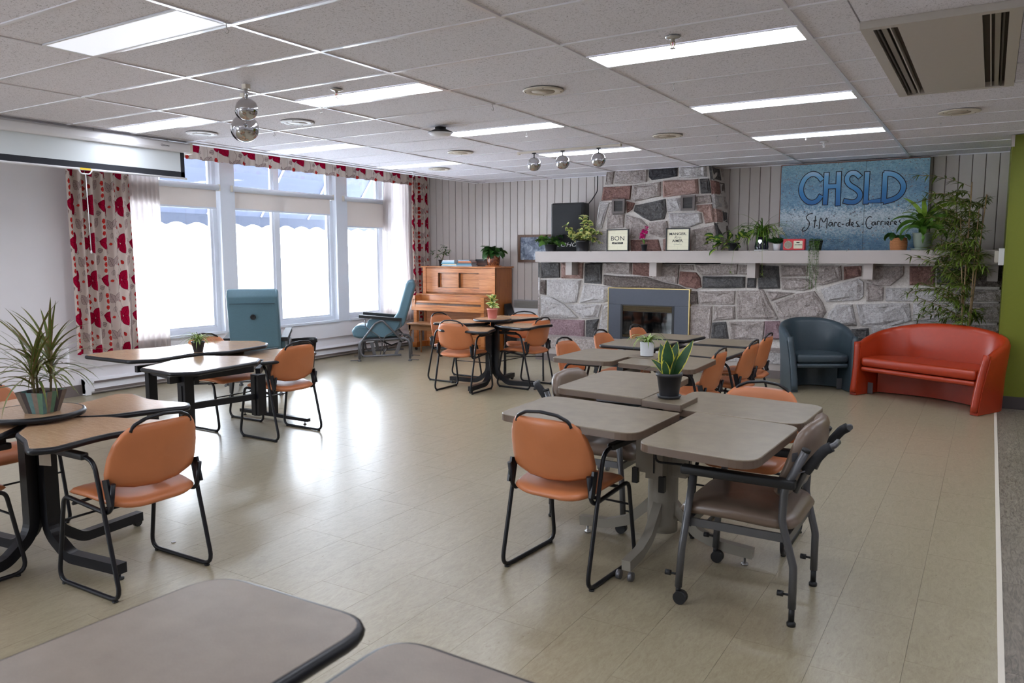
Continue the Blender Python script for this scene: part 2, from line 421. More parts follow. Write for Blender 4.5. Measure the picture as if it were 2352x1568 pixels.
def leafmat(name, a, b, rough=.45, edge=None, w=.3):
    t = NT(name); tc = t.n('ShaderNodeUVMap'); sp = t.n('ShaderNodeSeparateXYZ'); t.l(tc.outputs[0], sp.inputs[0])
    nz = t.noise(t.coord(), 30, 3); c = t.mix(nz, a, b)
    if edge:
        d = t.math('ABSOLUTE', t.math('SUBTRACT', sp.outputs[0], .5)); m = t.math('GREATER_THAN', t.math('ADD', d, t.math('MULTIPLY', t.math('SUBTRACT', nz, .5), .25)), .5-w/2)
        c = t.mix(m, c, edge)
    t.set(col=c, rough=rough, spec=.4); t.p.inputs['Subsurface Weight'].default_value = 0
    return t.m
M['leaf_dk'] = leafmat('dark_green_leaf', srgb(28, 58, 24), srgb(52, 92, 36), .35)
M['leaf_md'] = leafmat('green_leaf', srgb(48, 88, 28), srgb(92, 132, 44), .4)
M['leaf_br'] = leafmat('bright_green_leaf', srgb(84, 118, 30), srgb(136, 162, 58), .4)
M['leaf_var'] = leafmat('variegated_leaf', srgb(76, 112, 56), srgb(112, 146, 76), .4, srgb(214, 212, 132), .55)
M['leaf_spider'] = leafmat('striped_leaf', srgb(150, 170, 90), srgb(190, 204, 130), .4, srgb(84, 122, 44), .45)
M['leaf_snake'] = leafmat('snake_plant_leaf', srgb(24, 56, 34), srgb(56, 92, 52), .35, srgb(196, 190, 70), .2)
M['leaf_drac'] = leafmat('dracaena_leaf', srgb(66, 92, 46), srgb(112, 122, 58), .35, srgb(138, 88, 62), .22)
M['leaf_bam'] = leafmat('bamboo_leaf', srgb(54, 80, 28), srgb(116, 134, 44), .5)
M['leaf_maranta'] = leafmat('prayer_plant_leaf', srgb(150, 172, 60), srgb(176, 190, 84), .4, srgb(44, 84, 30), .62)
# printed curtain fabric: repeating crimson, red and grey leaf motifs on cream, driven by UV in metres
def curtain_mat():
    t = NT('printed_curtain'); uv = t.n('ShaderNodeUVMap'); sp = t.n('ShaderNodeSeparateXYZ'); t.l(uv.outputs[0], sp.inputs[0])
    PW, PH = .42, .40
    U, V = sp.outputs[0], sp.outputs[1]
    def frac(x, p, o=0.0):   # centred repeat
        return t.math('SUBTRACT', t.math('WRAP', t.math('ADD', x, o), p, 0.0), 0.0)
    wob = t.noise(t.coord('UV', scale=(1, 1, 1)), 22, 2)
    wv = t.math('MULTIPLY', t.math('SUBTRACT', wob, .5), .014)
    U = t.math('ADD', U, wv)
    col = srgb(192, 176, 166)
    def leaf(col_in, cx, cy, ang, L, Wd, fill, line=None, vein=True, lw=.0035):
        # local coords wrapped around the motif centre
        x = t.math('SUBTRACT', t.math('WRAP', t.math('SUBTRACT', U, cx), PW/2, -PW/2), 0.0)
        y = t.math('SUBTRACT', t.math('WRAP', t.math('SUBTRACT', V, cy), PH/2, -PH/2), 0.0)
        ca, sa = math.cos(ang), math.sin(ang)
        a = t.math('ADD', t.math('MULTIPLY', x, ca), t.math('MULTIPLY', y, sa))      # along
        b = t.math('ABSOLUTE', t.math('SUBTRACT', t.math('MULTIPLY', y, ca), t.math('MULTIPLY', x, sa)))
        q = t.math('DIVIDE', a, L/2)                                                 # -1..1, pointed at +1
        prof = t.math('MULTIPLY', t.math('MAXIMUM', -.5, t.math('SUBTRACT', 1.0, t.math('POWER', t.math('ABSOLUTE', q), 2.6))), t.math('MAXIMUM', .2, t.math('SUBTRACT', 1.0, t.math('MULTIPLY', q, .35))))
        d = t.math('SUBTRACT', t.math('MULTIPLY', prof, Wd/2), b)                    # >0 inside
        inside = t.math('GREATER_THAN', d, 0.0)
        edge = t.math('MULTIPLY', inside, t.math('LESS_THAN', d, lw))
        c = col_in
        if fill is not None: c = t.mix(inside, c, fill)
        lines = edge
        if vein:
            mid = t.math('LESS_THAN', b, .0016)
            st = t.math('LESS_THAN', t.math('WRAP', t.math('SUBTRACT', a, t.math('MULTIPLY', b, .8)), L/5.5, 0.0), .0022)
            lines = t.math('MAXIMUM', lines, t.math('MULTIPLY', inside, t.math('MAXIMUM', mid, st)))
        return t.mix(lines, c, line if line else srgb(70, 48, 52))
    def vine(c, cx, amp, per, ph):
        x = t.math('WRAP', t.math('SUBTRACT', U, t.math('ADD', cx, t.math('MULTIPLY', t.math('SINE', t.math('ADD', t.math('MULTIPLY', V, 2*PI/per), ph)), amp))), PW/2, -PW/2)
        return t.mix(t.math('LESS_THAN', t.math('ABSOLUTE', x), .0018), c, srgb(110, 96, 92))
    c = t.mix(0.0, col, col)
    c = vine(c, .11, .03, PH, 0); c = vine(c, .33, .03, PH, 2.2)
    G = srgb(168, 148, 142); R1 = srgb(150, 14, 46); R2 = srgb(190, 52, 44); dk = srgb(70, 10, 26); gd = srgb(84, 68, 70)
    for a in ((.27, .25, 2.1, .12, .085, G), (.36, .27, .9, .12, .085, G), (.41, .37, .3, .07, .05, G)): c = leaf(c, *a, gd)
    for a in ((.22, .35, 2.7, .06, .04), (.30, .13, 1.3, .065, .045), (.37, .09, 2.4, .065, .045)): c = leaf(c, *a, None, gd, True, .0022)
    for a in ((.06, .285, .1, .075, .05), (.07, .22, -.1, .075, .05), (.06, .155, .2, .07, .045), (.15, .245, 2.2, .055, .04)): c = leaf(c, *a, R2, dk, True, .002)
    c = leaf(c, .28, .04, 3.3, .045, .028, R2, dk, False, .0015)
    for a in ((.06, .05, 2.9, .155, .125), (.175, .105, 1.0, .13, .112), (.18, -.005, -1.0, .13, .112)): c = leaf(c, *a, R1, dk)
    d = t.n('ShaderNodeBsdfDiffuse'); t.l(c, d.inputs[0]); tr = t.n('ShaderNodeBsdfTranslucent'); t.l(c, tr.inputs[0])
    mx = t.n('ShaderNodeMixShader', i={'Fac': .08}); t.l(d.outputs[0], mx.inputs[1]); t.l(tr.outputs[0], mx.inputs[2]); t.l(mx.outputs[0], t.out.inputs[0])
    return t.m
M['curtain'] = curtain_mat()
# ------------------------------------------------------------ floor
ZC = 2.6725
X0, X1, Y0, Y1 = -8.35, 3.6, -3.0, 10.5
rnd = random.Random(4)
fl = struct(MB().box(X0-.1, X1, Y0, Y1, -.06, -.004).obj('floor', M['groove']))
tm = {}
def shared_box(w, d, h, g, mat, bev=0):
    k = (round(w, 4), round(d, 4), h, mat.name)
    if k not in tm:
        m = MB(); m.box(g, w-g, g, d-g, -h, 0); tm[k] = m.mesh('piece', mat)
    return tm[k]
def piece(name, mesh, parent, loc):
    o = bpy.data.objects.new(name, mesh); C.objects.link(o); o.parent = parent; o.location = loc; return o
TW, TL = .2995, .612
cells = []
ix = 0
x = .109
while x > X0:
    w = min(TW, x-X0); off = ((ix*.37) % 1)*TL if ix % 2 else ((ix*.13) % 1)*TL
    y = Y0-off
    while y < Y1:
        ya, yb = max(y, Y0), min(y+TL, Y1)
        if yb-ya > .02:
            cx, cy = x-w/2, (ya+yb)/2
            # apparent size: seen only in front of the lens
            fwd = -cx*math.sin(.5541)*1.0 + cy*math.cos(.5541); side = cx*math.cos(.5541)+cy*math.sin(.5541)
            vis = fwd > 1.6 and abs(side) < fwd*.72
            cells.append((0 if vis else 1, cx*cx+cy*cy, x-w, w, ya, yb-ya))
        y += TL
    x -= TW; ix += 1
cells.sort()
rest = MB()
for n, (nv, d, xa, w, ya, h) in enumerate(cells):
    if n < 290: piece('floor_tile', shared_box(w, h, .004, .0006, M['ftile']), fl, (xa, ya, 0))
    else: rest.box(xa+.0006, xa+w-.0006, ya+.0006, ya+h-.0006, -.004, 0)
o = rest.obj('floor_tiles', M['ftile'], fl); o['kind'] = 'stuff'
# wood-look planks beyond the edge strip
y = Y0; k = 0
x = .128
while x < 1.35:
    y = Y0-rnd.random()*.9
    while y < 9.0:
        ya, yb = max(y, Y0), min(y+.92, 9.0)
        if yb-ya > .03: piece('floor_plank', shared_box(.15, round(yb-ya, 2), .004, .0006, M['plank']), fl, (x, ya, 0))
        y += .92
    x += .15
MB().box(1.478, X1, Y0, 9.0, -.004, 0).obj('floor_planking', M['plank'], fl)['kind'] = 'stuff'
MB().box(.108, .13, Y0, 9.0, -.004, .0025).obj('transition_strip', M['offwhite'], fl)
# ------------------------------------------------------------ ceiling
ce = struct(MB().box(-7.16, X1, Y0, Y1, ZC+.022, ZC+.05).obj('ceiling', M['bulkhead']))
RX = [-3.3317+1.22*i for i in range(-3, 6)]
def RY(j): return 2.6928+.61*j
JS = range(-10, 13)
LIGHTS = [(c, r) for c in (-3, -1, 1, 3) for r in (-6, -3, 0, 3, 6, 9)]  # rows behind the camera are unseen, added for their light
AC = (-.63, .06, 4.34, 6.3)
gr = MB()
for x in RX:
    if x < X1: MB().box(x-.012, x+.012, Y0, Y1, ZC, ZC+.012).obj('ceiling_runner', M['gridbar'], ce)
def near_ac(x0, x1, y0, y1): return x1 > AC[0]+.01 and x0 < AC[1]-.01 and y1 > AC[2]+.01 and y0 < AC[3]-.01
cols = [(-7.16, RX[0], -4)]+[(RX[i], RX[i+1], i-3) for i in range(len(RX)-1)]
rows = sorted(set([RY(j) for j in JS]))
tee = MB()
for (xa, xb, ci) in cols:
    xb = min(xb, X1)
    if xb-xa < .05: continue
    for j in range(-9, 14):
        ya, yb = RY(j-1), min(RY(j), Y1); ya = max(ya, Y0)
        if yb-ya < .03: continue
        segs = [(ya, yb)]
        if (ci, j) in LIGHTS: segs = [(ya, yb-.305)]
        for (sa, sb) in segs:
            if near_ac(xa, xb, sa, sb):
                parts = []
                if AC[0]-xa > .03: parts.append((xa, AC[0]))
                if xb-AC[1] > .03: parts.append((AC[1], xb))
                if sa < AC[2] < sb-.1: parts = parts+[('f', sa, AC[2])]
                if sa+.1 < AC[3] < sb: parts = parts+[('f', AC[3], sb)]
                for p in parts:
                    if p[0] == 'f': piece('ceiling_tile', shared_box(min(xb, AC[1])-max(xa, AC[0]), round(p[2]-p[1], 3), .014, .004, M['ctile']), ce, (max(xa, AC[0]), p[1], ZC+.022))
                    else: piece('ceiling_tile', shared_box(p[1]-p[0], round(sb-sa, 3), .014, .004, M['ctile']), ce, (p[0], sa, ZC+.022))
            else: piece('ceiling_tile', shared_box(xb-xa, round(sb-sa, 3), .014, .004, M['ctile']), ce, (xa, sa, ZC+.022-rnd.random()*.002))
        if not (near_ac(xa, xb, yb-.01, yb+.01)): MB().box(xa+.012, xb-.012, yb-.012, yb+.012, ZC+.0005, ZC+.012).obj('cross_tee', M['gridbar'], ce)
        else:
            if AC[0]-xa > .05: MB().box(xa+.012, AC[0], yb-.012, yb+.012, ZC+.0005, ZC+.012).obj('cross_tee', M['gridbar'], ce)
            if xb-AC[1] > .05: MB().box(AC[1], xb-.012, yb-.012, yb+.012, ZC+.0005, ZC+.012).obj('cross_tee', M['gridbar'], ce)
MB().box(-7.2, -7.11, Y0, Y1, ZC-.004, ZC+.45).obj('bulkhead_edge', M['bulkhead'], ce)
MB().box(X0-.3, -7.2, Y0, Y1, 3.1, 3.14).obj('cove_ceiling', M['bulkhead'], ce)
MB().box(-7.1, X1, Y1-.03, Y1-.01, ZC-.004, ZC+.02).obj('edge_angle', M['gridbar'], ce)
# light fixtures
names = {1: 'on the right side of the room', -1: 'over the middle of the room', -3: 'beside the window cove', 3: 'beyond the air conditioner'}
dep = {0: 'nearest the camera', 3: 'second row from the camera', 6: 'third row from the camera', 9: 'row nearest the fireplace wall', -3: 'unseen, added behind the viewpoint', -6: 'unseen, added far behind the viewpoint'}
for (c, r) in LIGHTS:
    x0 = -3.3317+1.22*c+.013; x1 = x0+1.22-.026; y1 = RY(r)-.013; y0 = y1-.29
    if x0 > X1 or y0 < Y0: continue
    lt = thing('ceiling_light', 'long fluorescent ceiling panel %s, %s' % (names[c], dep[r]), 'ceiling light', ((x0+x1)/2, (y0+y1)/2, ZC), 0, 'fluorescent panels in the ceiling')
    w, d = (x1-x0)/2, (y1-y0)/2
    m = MB()
    for a in ((-w, w, -d, -d+.012), (-w, w, d-.012, d), (-w, -w+.012, -d+.012, d-.012), (w-.012, w, -d+.012, d-.012)): m.box(a[0], a[1], a[2], a[3], 0, .014)
    m.obj('frame', M['white'], lt)
    dim = (c, r) == (-1, 0)
    MB().box(-w+.012, w-.012, -d+.012, d-.012, .003, .009).obj('diffuser', M['panel_dim'] if dim else M['panel'], lt)
    if dim: lt['label'] = 'dim unlit fluorescent ceiling panel at the top left'
# ------------------------------------------------------------ walls
wl = struct(MB().box(X0-.12, X0, Y0, 4.95, 0, 3.14).box(X0-.12, X0, 10.1, Y1, 0, 3.14).box(X0-.12, X0, 4.95, 10.1, 0, .52).box(X0-.12, X0, 4.95, 10.1, 2.95, 3.14).obj('wall_left', M['wallpaint']))
MB().box(X0, X0+.035, 4.45, Y1-.02, .3, .53).obj('apron_board', M['wallpaint'], wl)
struct(MB().box(X1, X1+.1, Y0, Y1, 0, 3.14).obj('wall_right', M['wallpaint']))
struct(MB().box(X0, -7.4, Y0-.1, Y0, 0, 3.14).box(-5.3, X1, Y0-.1, Y0, 0, 3.14).box(-7.4, -5.3, Y0-.1, Y0, 0, .85).box(-7.4, -5.3, Y0-.1, Y0, 2.15, 3.14).obj('wall_rear', M['wallpaint']))
rw = struct(MB().box(-7.4, -5.3, Y0-.08, Y0-.02, .85, .91).box(-7.4, -5.3, Y0-.08, Y0-.02, 2.09, 2.15).box(-7.4, -7.34, Y0-.08, Y0-.02, .91, 2.09).box(-5.36, -5.3, Y0-.08, Y0-.02, .91, 2.09).obj('window_4', M['whiteframe']))
for q in (-6.35,): MB().box(q-.03, q+.03, Y0-.08, Y0-.02, .91, 2.09).obj('mullion', M['whiteframe'], rw)
for q0, q1 in ((-7.34, -6.38), (-6.32, -5.36)): MB().box(q0, q1, Y0-.053, Y0-.047, .91, 2.09).obj('pane', M['glass'], rw)
wb = struct(MB().box(X0-.12, X1, Y1, Y1+.1, 0, 3.14).obj('wall_back', M['groove']))
x = X0; bw = .1347
seams = []
xs = [-7.99+.1335*i for i in range(-3, 62)]
for a, b in zip(xs[:-1], xs[1:]):
    if a < X0 or b > .3: continue
    hide = (-5.55 < a and b < -.35) and False
    if True:
        m = shared_box(round(b-a, 4), .012, 2.66, .0, M['board']); k = ('bd')
        if k not in tm:
            q = MB(); w = b-a; poly = [(.0035, 0), (.0035, -.006), (.0075, -.011), (w-.0075, -.011), (w-.0035, -.006), (w-.0035, 0)]
            q.prism(poly, .0, 3.1); tm[k] = q.mesh('board', M['board'])
        piece('wall_board', tm[k], wb, (a, Y1, 0))
# green wall and its return
wg = struct(MB().box(.115, X1, 9.04, 9.16, 0, ZC-.0).obj('wall_green', M['greenpaint']))
MB().box(.11, .118, 9.035, Y1-.012, 0, ZC).obj('wall_return', M['greenpaint'], wg)
MB().box(.112, X1, 9.018, 9.04, 0, .12).obj('vinyl_base', M['darkbase2'], wg)
MB().box(.1, .128, 9.025, 9.045, 2.56, ZC).obj('corner_trim', M['mantel'], wg)
bl = struct(MB().box(X0, X0+.012, Y0, 4.58, 0, .12).obj('baseboard_left', M['darkbase']))
struct(MB().box(X0, -5.6, Y1-.024, Y1-.012, 0, .12).obj('baseboard_back', M['darkbase']))
# ------------------------------------------------------------ windows
WX = -8.44
wins = [('window_1', 4.95, 6.44), ('window_2', 6.64, 8.47), ('window_3', 8.70, 10.1)]
def win(name, y0, y1, mids):
    w = MB(); z0, z1 = .56, 2.95
    w.box(WX-.04, WX+.05, y0, y1, z0-.04, z0+.05).box(WX-.04, WX+.05, y0, y1, z1-.05, z1).box(WX-.04, WX+.05, y0, y0+.055, z0+.05, z1-.05).box(WX-.04, WX+.05, y1-.055, y1, z0+.05, z1-.05)
    o = struct(w.obj(name, M['whiteframe']))
    ys = [y0+.055]+mids+[y1-.055]
    for m in mids: MB().box(WX-.035, WX+.045, m-.045, m+.045, z0+.05, z1-.05).obj('mullion', M['whiteframe'], o)
    for a, b in zip(ys[:-1], ys[1:]):
        a2 = a+(.045 if a in mids else 0); b2 = b-(.045 if b in mids else 0)
        s = MB()
        for q in ((a2, b2, z0+.05, z0+.075), (a2, b2, z1-.075, z1-.05), (a2, a2+.025, z0+.075, z1-.075), (b2-.025, b2, z0+.075, z1-.075)): s.box(WX-.02, WX+.02, q[0], q[1], q[2], q[3])
        so = s.obj('sash', M['whiteframe'], o)
        MB().box(WX-.003, WX+.003, a2+.02, b2-.02, z0+.07, z1-.07).obj('pane', M['glass'], so)
    MB().box(X0-.01, X0+.06, y0-.0, y1+.0, .525, .555).obj('sill', M['whiteframe'], o)
win('window_1', 4.95, 6.44, []); win('window_2', 6.66, 8.47, [7.42]); win('window_3', 8.70, 10.1, [9.55])
struct(MB().box(-8.50, X0+.045, 6.44, 6.66, .53, 2.95).obj('trim_1', M['whiteframe']))
struct(MB().box(-8.50, X0+.045, 8.47, 8.70, .53, 2.95).obj('trim_2', M['whiteframe']))
# baseboard heaters along the window wall
def heater(y0, y1, lab):
    h = thing('baseboard_heater', lab, 'heater', (X0, (y0+y1)/2, 0)); L = (y1-y0)/2
    MB().prism([(0, .02), (.055, .02), (.072, .04), (.072, .065), (.062, .07), (.062, .125), (.075, .135), (.07, .155), (.03, .178), (0, .178)], -L, L, M=Matrix(((1, 0, 0, 0), (0, 0, 1, 0), (0, 1, 0, 0), (0, 0, 0, 1)))).obj('casing', M['white'], h)
    MB().box(.068, .0745, -L+.1, L-.1, .036, .064).obj('outlet_grille', M['darkbase'], h)
    MB().box(.060, .0765, -L+.1, L-.1, .128, .150).obj('top_slot', M['darkbase'], h)
    for s in (-1, 1): MB().box(0, .08, s*L-(.06 if s > 0 else 0), s*L+(0 if s > 0 else .06), .005, .182).obj('end_cap', M['white'], h)
    return h
heater(4.58, 7.3, 'long white baseboard heater left part under the first window')
heater(7.32, 10.2, 'long white baseboard heater right part towards the piano corner')
# outside: awning, snow ground
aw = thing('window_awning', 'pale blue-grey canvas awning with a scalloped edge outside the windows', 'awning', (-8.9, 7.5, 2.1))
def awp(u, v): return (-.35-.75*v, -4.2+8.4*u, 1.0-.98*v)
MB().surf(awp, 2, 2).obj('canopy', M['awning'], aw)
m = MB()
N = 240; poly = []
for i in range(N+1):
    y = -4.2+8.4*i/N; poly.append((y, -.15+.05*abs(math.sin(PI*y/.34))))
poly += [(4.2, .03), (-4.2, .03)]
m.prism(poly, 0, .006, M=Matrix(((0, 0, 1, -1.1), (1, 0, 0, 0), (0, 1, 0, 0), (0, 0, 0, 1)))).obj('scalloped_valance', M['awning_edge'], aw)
for i in range(9):
    y = -4.0+1.0*i
    MB().tube([(-.34, y, .98), (-1.08, y, .03)], .014, 6).obj('rib', M['whiteframe'], aw)
struct(MB().box(-60, -8.6, -40, 60, -.5, -.35).obj('ground_outside', plain('snow', (.85, .87, .9, 1), .9, 0, .02)))
# ------------------------------------------------------------ stone fireplace
STONES_LOW=[('d',[(-5.7,1.41), (-5.39,1.41), (-5.38,1.19), (-5.7,1.18)]), ('p',[(-5.36,1.41), (-5.0,1.41), (-5.01,1.18), (-5.35,1.18)]), ('d',[(-4.97,1.4), (-4.7,1.4), (-4.71,1.11), (-4.98,1.12)]), ('g',[(-4.67,1.41), (-4.25,1.41), (-4.25,1.25), (-4.67,1.27)]), ('r',[(-4.23,1.41), (-3.92,1.41), (-3.95,1.22), (-4.23,1.25)]), ('b',[(-4.67,1.24), (-4.03,1.22), (-3.79,1.15), (-3.56,1.11), (-3.46,1.07), (-4.05,1.06), (-4.5,1.07), (-4.67,1.1)]), ('g',[(-3.89,1.4), (-3.56,1.39), (-3.58,1.13), (-3.93,1.19)]), ('g',[(-3.54,1.39), (-3.37,1.39), (-3.36,1.32), (-3.54,1.32)]), ('g',[(-3.35,1.4), (-2.78,1.4), (-2.79,1.27), (-3.25,1.25), (-3.31,1.31)]), ('r',[(-3.55,1.3), (-3.33,1.29), (-3.27,1.22), (-3.25,1.1), (-3.32,1.07), (-3.46,1.09), (-3.56,1.13)]), ('d',[(-3.24,1.24), (-2.68,1.24), (-2.68,1.1), (-3.24,1.08)]), ('g',[(-2.76,1.39), (-2.55,1.39), (-2.55,1.27), (-2.77,1.27)]), ('d',[(-2.65,1.24), (-2.54,1.25), (-2.54,1.1), (-2.65,1.1)]), ('d',[(-2.52,1.39), (-2.27,1.38), (-2.24,1.1), (-2.51,1.09)]), ('b',[(-5.7,1.15), (-5.61,1.15), (-5.61,0.93), (-5.7,0.94)]), ('w',[(-5.59,1.15), (-5.03,1.16), (-5.1,0.83), (-5.28,0.82), (-5.48,0.89), (-5.59,0.93)]), ('w',[(-4.98,1.1), (-4.58,1.07), (-4.58,0.88), (-4.66,0.85), (-5.05,0.83)]), ('w',[(-5.7,0.91), (-5.52,0.9), (-5.3,0.8), (-5.07,0.61), (-5.38,0.59), (-5.7,0.59)]), ('w',[(-5.27,0.8), (-4.7,0.82), (-4.75,0.63), (-5.01,0.6)]), ('m',[(-5.57,0.57), (-4.97,0.58), (-4.97,0.33), (-5.57,0.3)]), ('d',[(-4.94,0.58), (-4.74,0.61), (-4.77,0.49), (-4.79,0.34), (-4.94,0.33)]), ('w',[(-4.67,0.82), (-4.56,0.85), (-4.56,0.35), (-4.75,0.34), (-4.72,0.59)]), ('w',[(-5.7,0.57), (-5.6,0.57), (-5.59,0.29), (-5.7,0.29)]), ('b',[(-3.41,1.04), (-3.31,1.04), (-3.29,0.87), (-3.41,0.86)]), ('g',[(-3.29,1.04), (-2.8,1.06), (-2.81,0.88), (-3.28,0.87)]), ('g',[(-3.4,0.84), (-3.1,0.85), (-3.1,0.66), (-3.12,0.42), (-3.39,0.4)]), ('g',[(-3.07,0.85), (-2.8,0.86), (-2.79,0.69), (-3.08,0.66)]), ('g',[(-2.78,1.06), (-2.44,1.07), (-2.35,0.9), (-2.26,0.71), (-2.76,0.69)]), ('d',[(-3.09,0.63), (-2.91,0.65), (-2.87,0.43), (-3.1,0.41)]), ('g',[(-2.87,0.65), (-2.41,0.68), (-2.43,0.44), (-2.84,0.42)]), ('g',[(-2.24,1.39), (-1.92,1.39), (-1.92,1.26), (-2.23,1.25)]), ('g',[(-2.23,1.23), (-1.91,1.23), (-1.83,1.13), (-1.95,1.08), (-2.22,1.09)]), ('g',[(-1.89,1.39), (-1.54,1.39), (-1.52,1.22), (-1.75,1.15), (-1.82,1.17), (-1.89,1.25)]), ('r',[(-1.51,1.38), (-1.31,1.39), (-1.31,1.27), (-1.5,1.22)]), ('g',[(-1.28,1.39), (-0.86,1.39), (-0.86,1.28), (-0.99,1.16), (-1.13,1.16), (-1.25,1.22)]), ('r',[(-0.8,1.39), (-0.54,1.39), (-0.54,1.18), (-0.79,1.17)]), ('d',[(-0.52,1.39), (-0.22,1.39), (-0.21,1.17), (-0.51,1.18)]), ('b',[(-0.2,1.39), (0.11,1.39), (0.13,1.17), (-0.18,1.17)]), ('w',[(-1.76,1.1), (-1.33,1.24), (-1.28,1.2), (-1.27,1.03), (-1.32,0.98), (-1.69,0.95)]), ('g',[(-1.25,1.19), (-1.06,1.14), (-1.06,0.99), (-1.24,0.97)]), ('w',[(-1.04,1.13), (-0.81,1.14), (-0.39,1.14), (-0.32,1.0), (-1.03,0.98)]), ('g',[(-0.36,1.14), (0.13,1.14), (0.14,1.01), (-0.29,1.0)]), ('g',[(-2.31,0.92), (-2.03,1.04), (-1.83,1.08), (-1.73,0.94), (-1.68,0.83), (-1.73,0.74), (-2.02,0.71), (-2.23,0.72)]), ('g',[(-2.42,1.06), (-2.06,1.05), (-2.34,0.94)]), ('g',[(-2.51,1.1), (-2.45,1.08), (-2.35,0.9), (-2.25,0.72), (-2.4,0.7), (-2.45,0.85)]), ('w',[(-1.66,0.81), (-1.57,0.92), (-1.39,0.93), (-1.33,0.68), (-1.61,0.66), (-1.68,0.72)]), ('w',[(-1.35,0.93), (-0.78,0.96), (-0.75,0.76), (-1.04,0.66), (-1.29,0.68)]), ('w',[(-0.74,0.96), (-0.3,0.98), (-0.25,0.77), (-0.73,0.75)]), ('g',[(-0.28,0.98), (0.14,0.99), (0.15,0.78), (-0.23,0.77)]), ('m',[(-2.41,0.68), (-2.23,0.69), (-2.17,0.46), (-2.41,0.45)]), ('g',[(-2.19,0.69), (-1.72,0.72), (-1.68,0.49), (-2.14,0.46)]), ('g',[(-1.66,0.64), (-1.42,0.64), (-1.39,0.5), (-1.65,0.48)]), ('d',[(-1.39,0.63), (-1.2,0.65), (-1.18,0.5), (-1.37,0.49)]), ('w',[(-1.17,0.66), (-0.73,0.72), (-0.71,0.52), (-1.15,0.5)]), ('d',[(-0.7,0.73), (-0.2,0.74), (-0.19,0.54), (-0.68,0.52)]), ('g',[(-0.18,0.74), (0.15,0.75), (0.16,0.55), (-0.16,0.54)])]
STONES_UP=[('g',[(-4.64,2.69), (-4.53,2.68), (-4.56,2.5), (-4.67,2.5)]), ('g',[(-4.51,2.69), (-4.05,2.67), (-4.05,2.51), (-4.28,2.49), (-4.53,2.51)]), ('k',[(-4.02,2.68), (-3.62,2.68), (-3.62,2.56), (-3.83,2.54), (-3.98,2.53), (-4.02,2.57)]), ('w',[(-3.6,2.68), (-3.23,2.67), (-3.22,2.53), (-3.59,2.54)]), ('r',[(-4.69,2.47), (-4.27,2.47), (-4.29,2.28), (-4.72,2.28)]), ('g',[(-4.25,2.47), (-3.85,2.5), (-3.85,2.31), (-4.22,2.25), (-4.26,2.29)]), ('p',[(-3.82,2.51), (-3.34,2.51), (-3.32,2.32), (-3.56,2.31), (-3.81,2.29)]), ('d',[(-3.31,2.51), (-3.19,2.51), (-3.16,2.32), (-3.29,2.32)]), ('w',[(-4.75,2.27), (-4.6,2.25), (-4.66,2.07), (-4.71,1.89), (-4.8,1.91)]), ('g',[(-4.58,2.26), (-4.54,2.25), (-4.54,2.09), (-4.37,2.08), (-4.38,1.9), (-4.63,1.89), (-4.63,2.07)]), ('r',[(-4.34,2.26), (-4.22,2.23), (-4.25,2.15), (-4.33,2.1)]), ('d',[(-4.21,2.2), (-3.78,2.27), (-3.76,2.1), (-3.79,2.0), (-3.99,1.98), (-4.1,2.03), (-4.23,2.12)]), ('w',[(-3.75,2.27), (-3.56,2.28), (-3.55,2.11), (-3.74,2.1)]), ('g',[(-3.35,2.29), (-3.16,2.3), (-3.14,2.2), (-3.35,2.19)]), ('p',[(-3.34,2.17), (-3.14,2.18), (-3.1,1.95), (-3.22,1.93), (-3.26,2.08), (-3.34,2.1)]), ('w',[(-3.73,2.08), (-3.28,2.07), (-3.26,1.94), (-3.41,1.89), (-3.7,1.88)]), ('g',[(-4.34,2.07), (-4.12,2.01), (-4.02,1.91), (-4.06,1.75), (-4.27,1.75), (-4.29,1.87), (-4.35,1.89)]), ('g',[(-4.0,1.96), (-3.75,1.98), (-3.73,1.88), (-3.74,1.76), (-3.85,1.76), (-3.99,1.81)]), ('w',[(-4.82,1.86), (-4.62,1.85), (-4.6,1.58), (-4.9,1.58)]), ('r',[(-4.27,1.73), (-3.87,1.73), (-3.82,1.57), (-4.26,1.57)]), ('p',[(-4.59,1.84), (-4.31,1.85), (-4.29,1.57), (-4.58,1.58)]), ('g',[(-3.39,1.85), (-3.09,1.91), (-3.04,1.57), (-3.39,1.57)]), ('p',[(-3.8,1.73), (-3.43,1.86), (-3.41,1.57), (-3.79,1.57)])]
fp = thing('stone_fireplace', 'wide granite stone fireplace wall with tapered chimney breast and hearth', 'fireplace', (-2.8, 10.1, 0))
FX, FY = -2.8, 10.1
def loc(x, y, z): return (x-FX, y-FY, z)
FR = 10.03
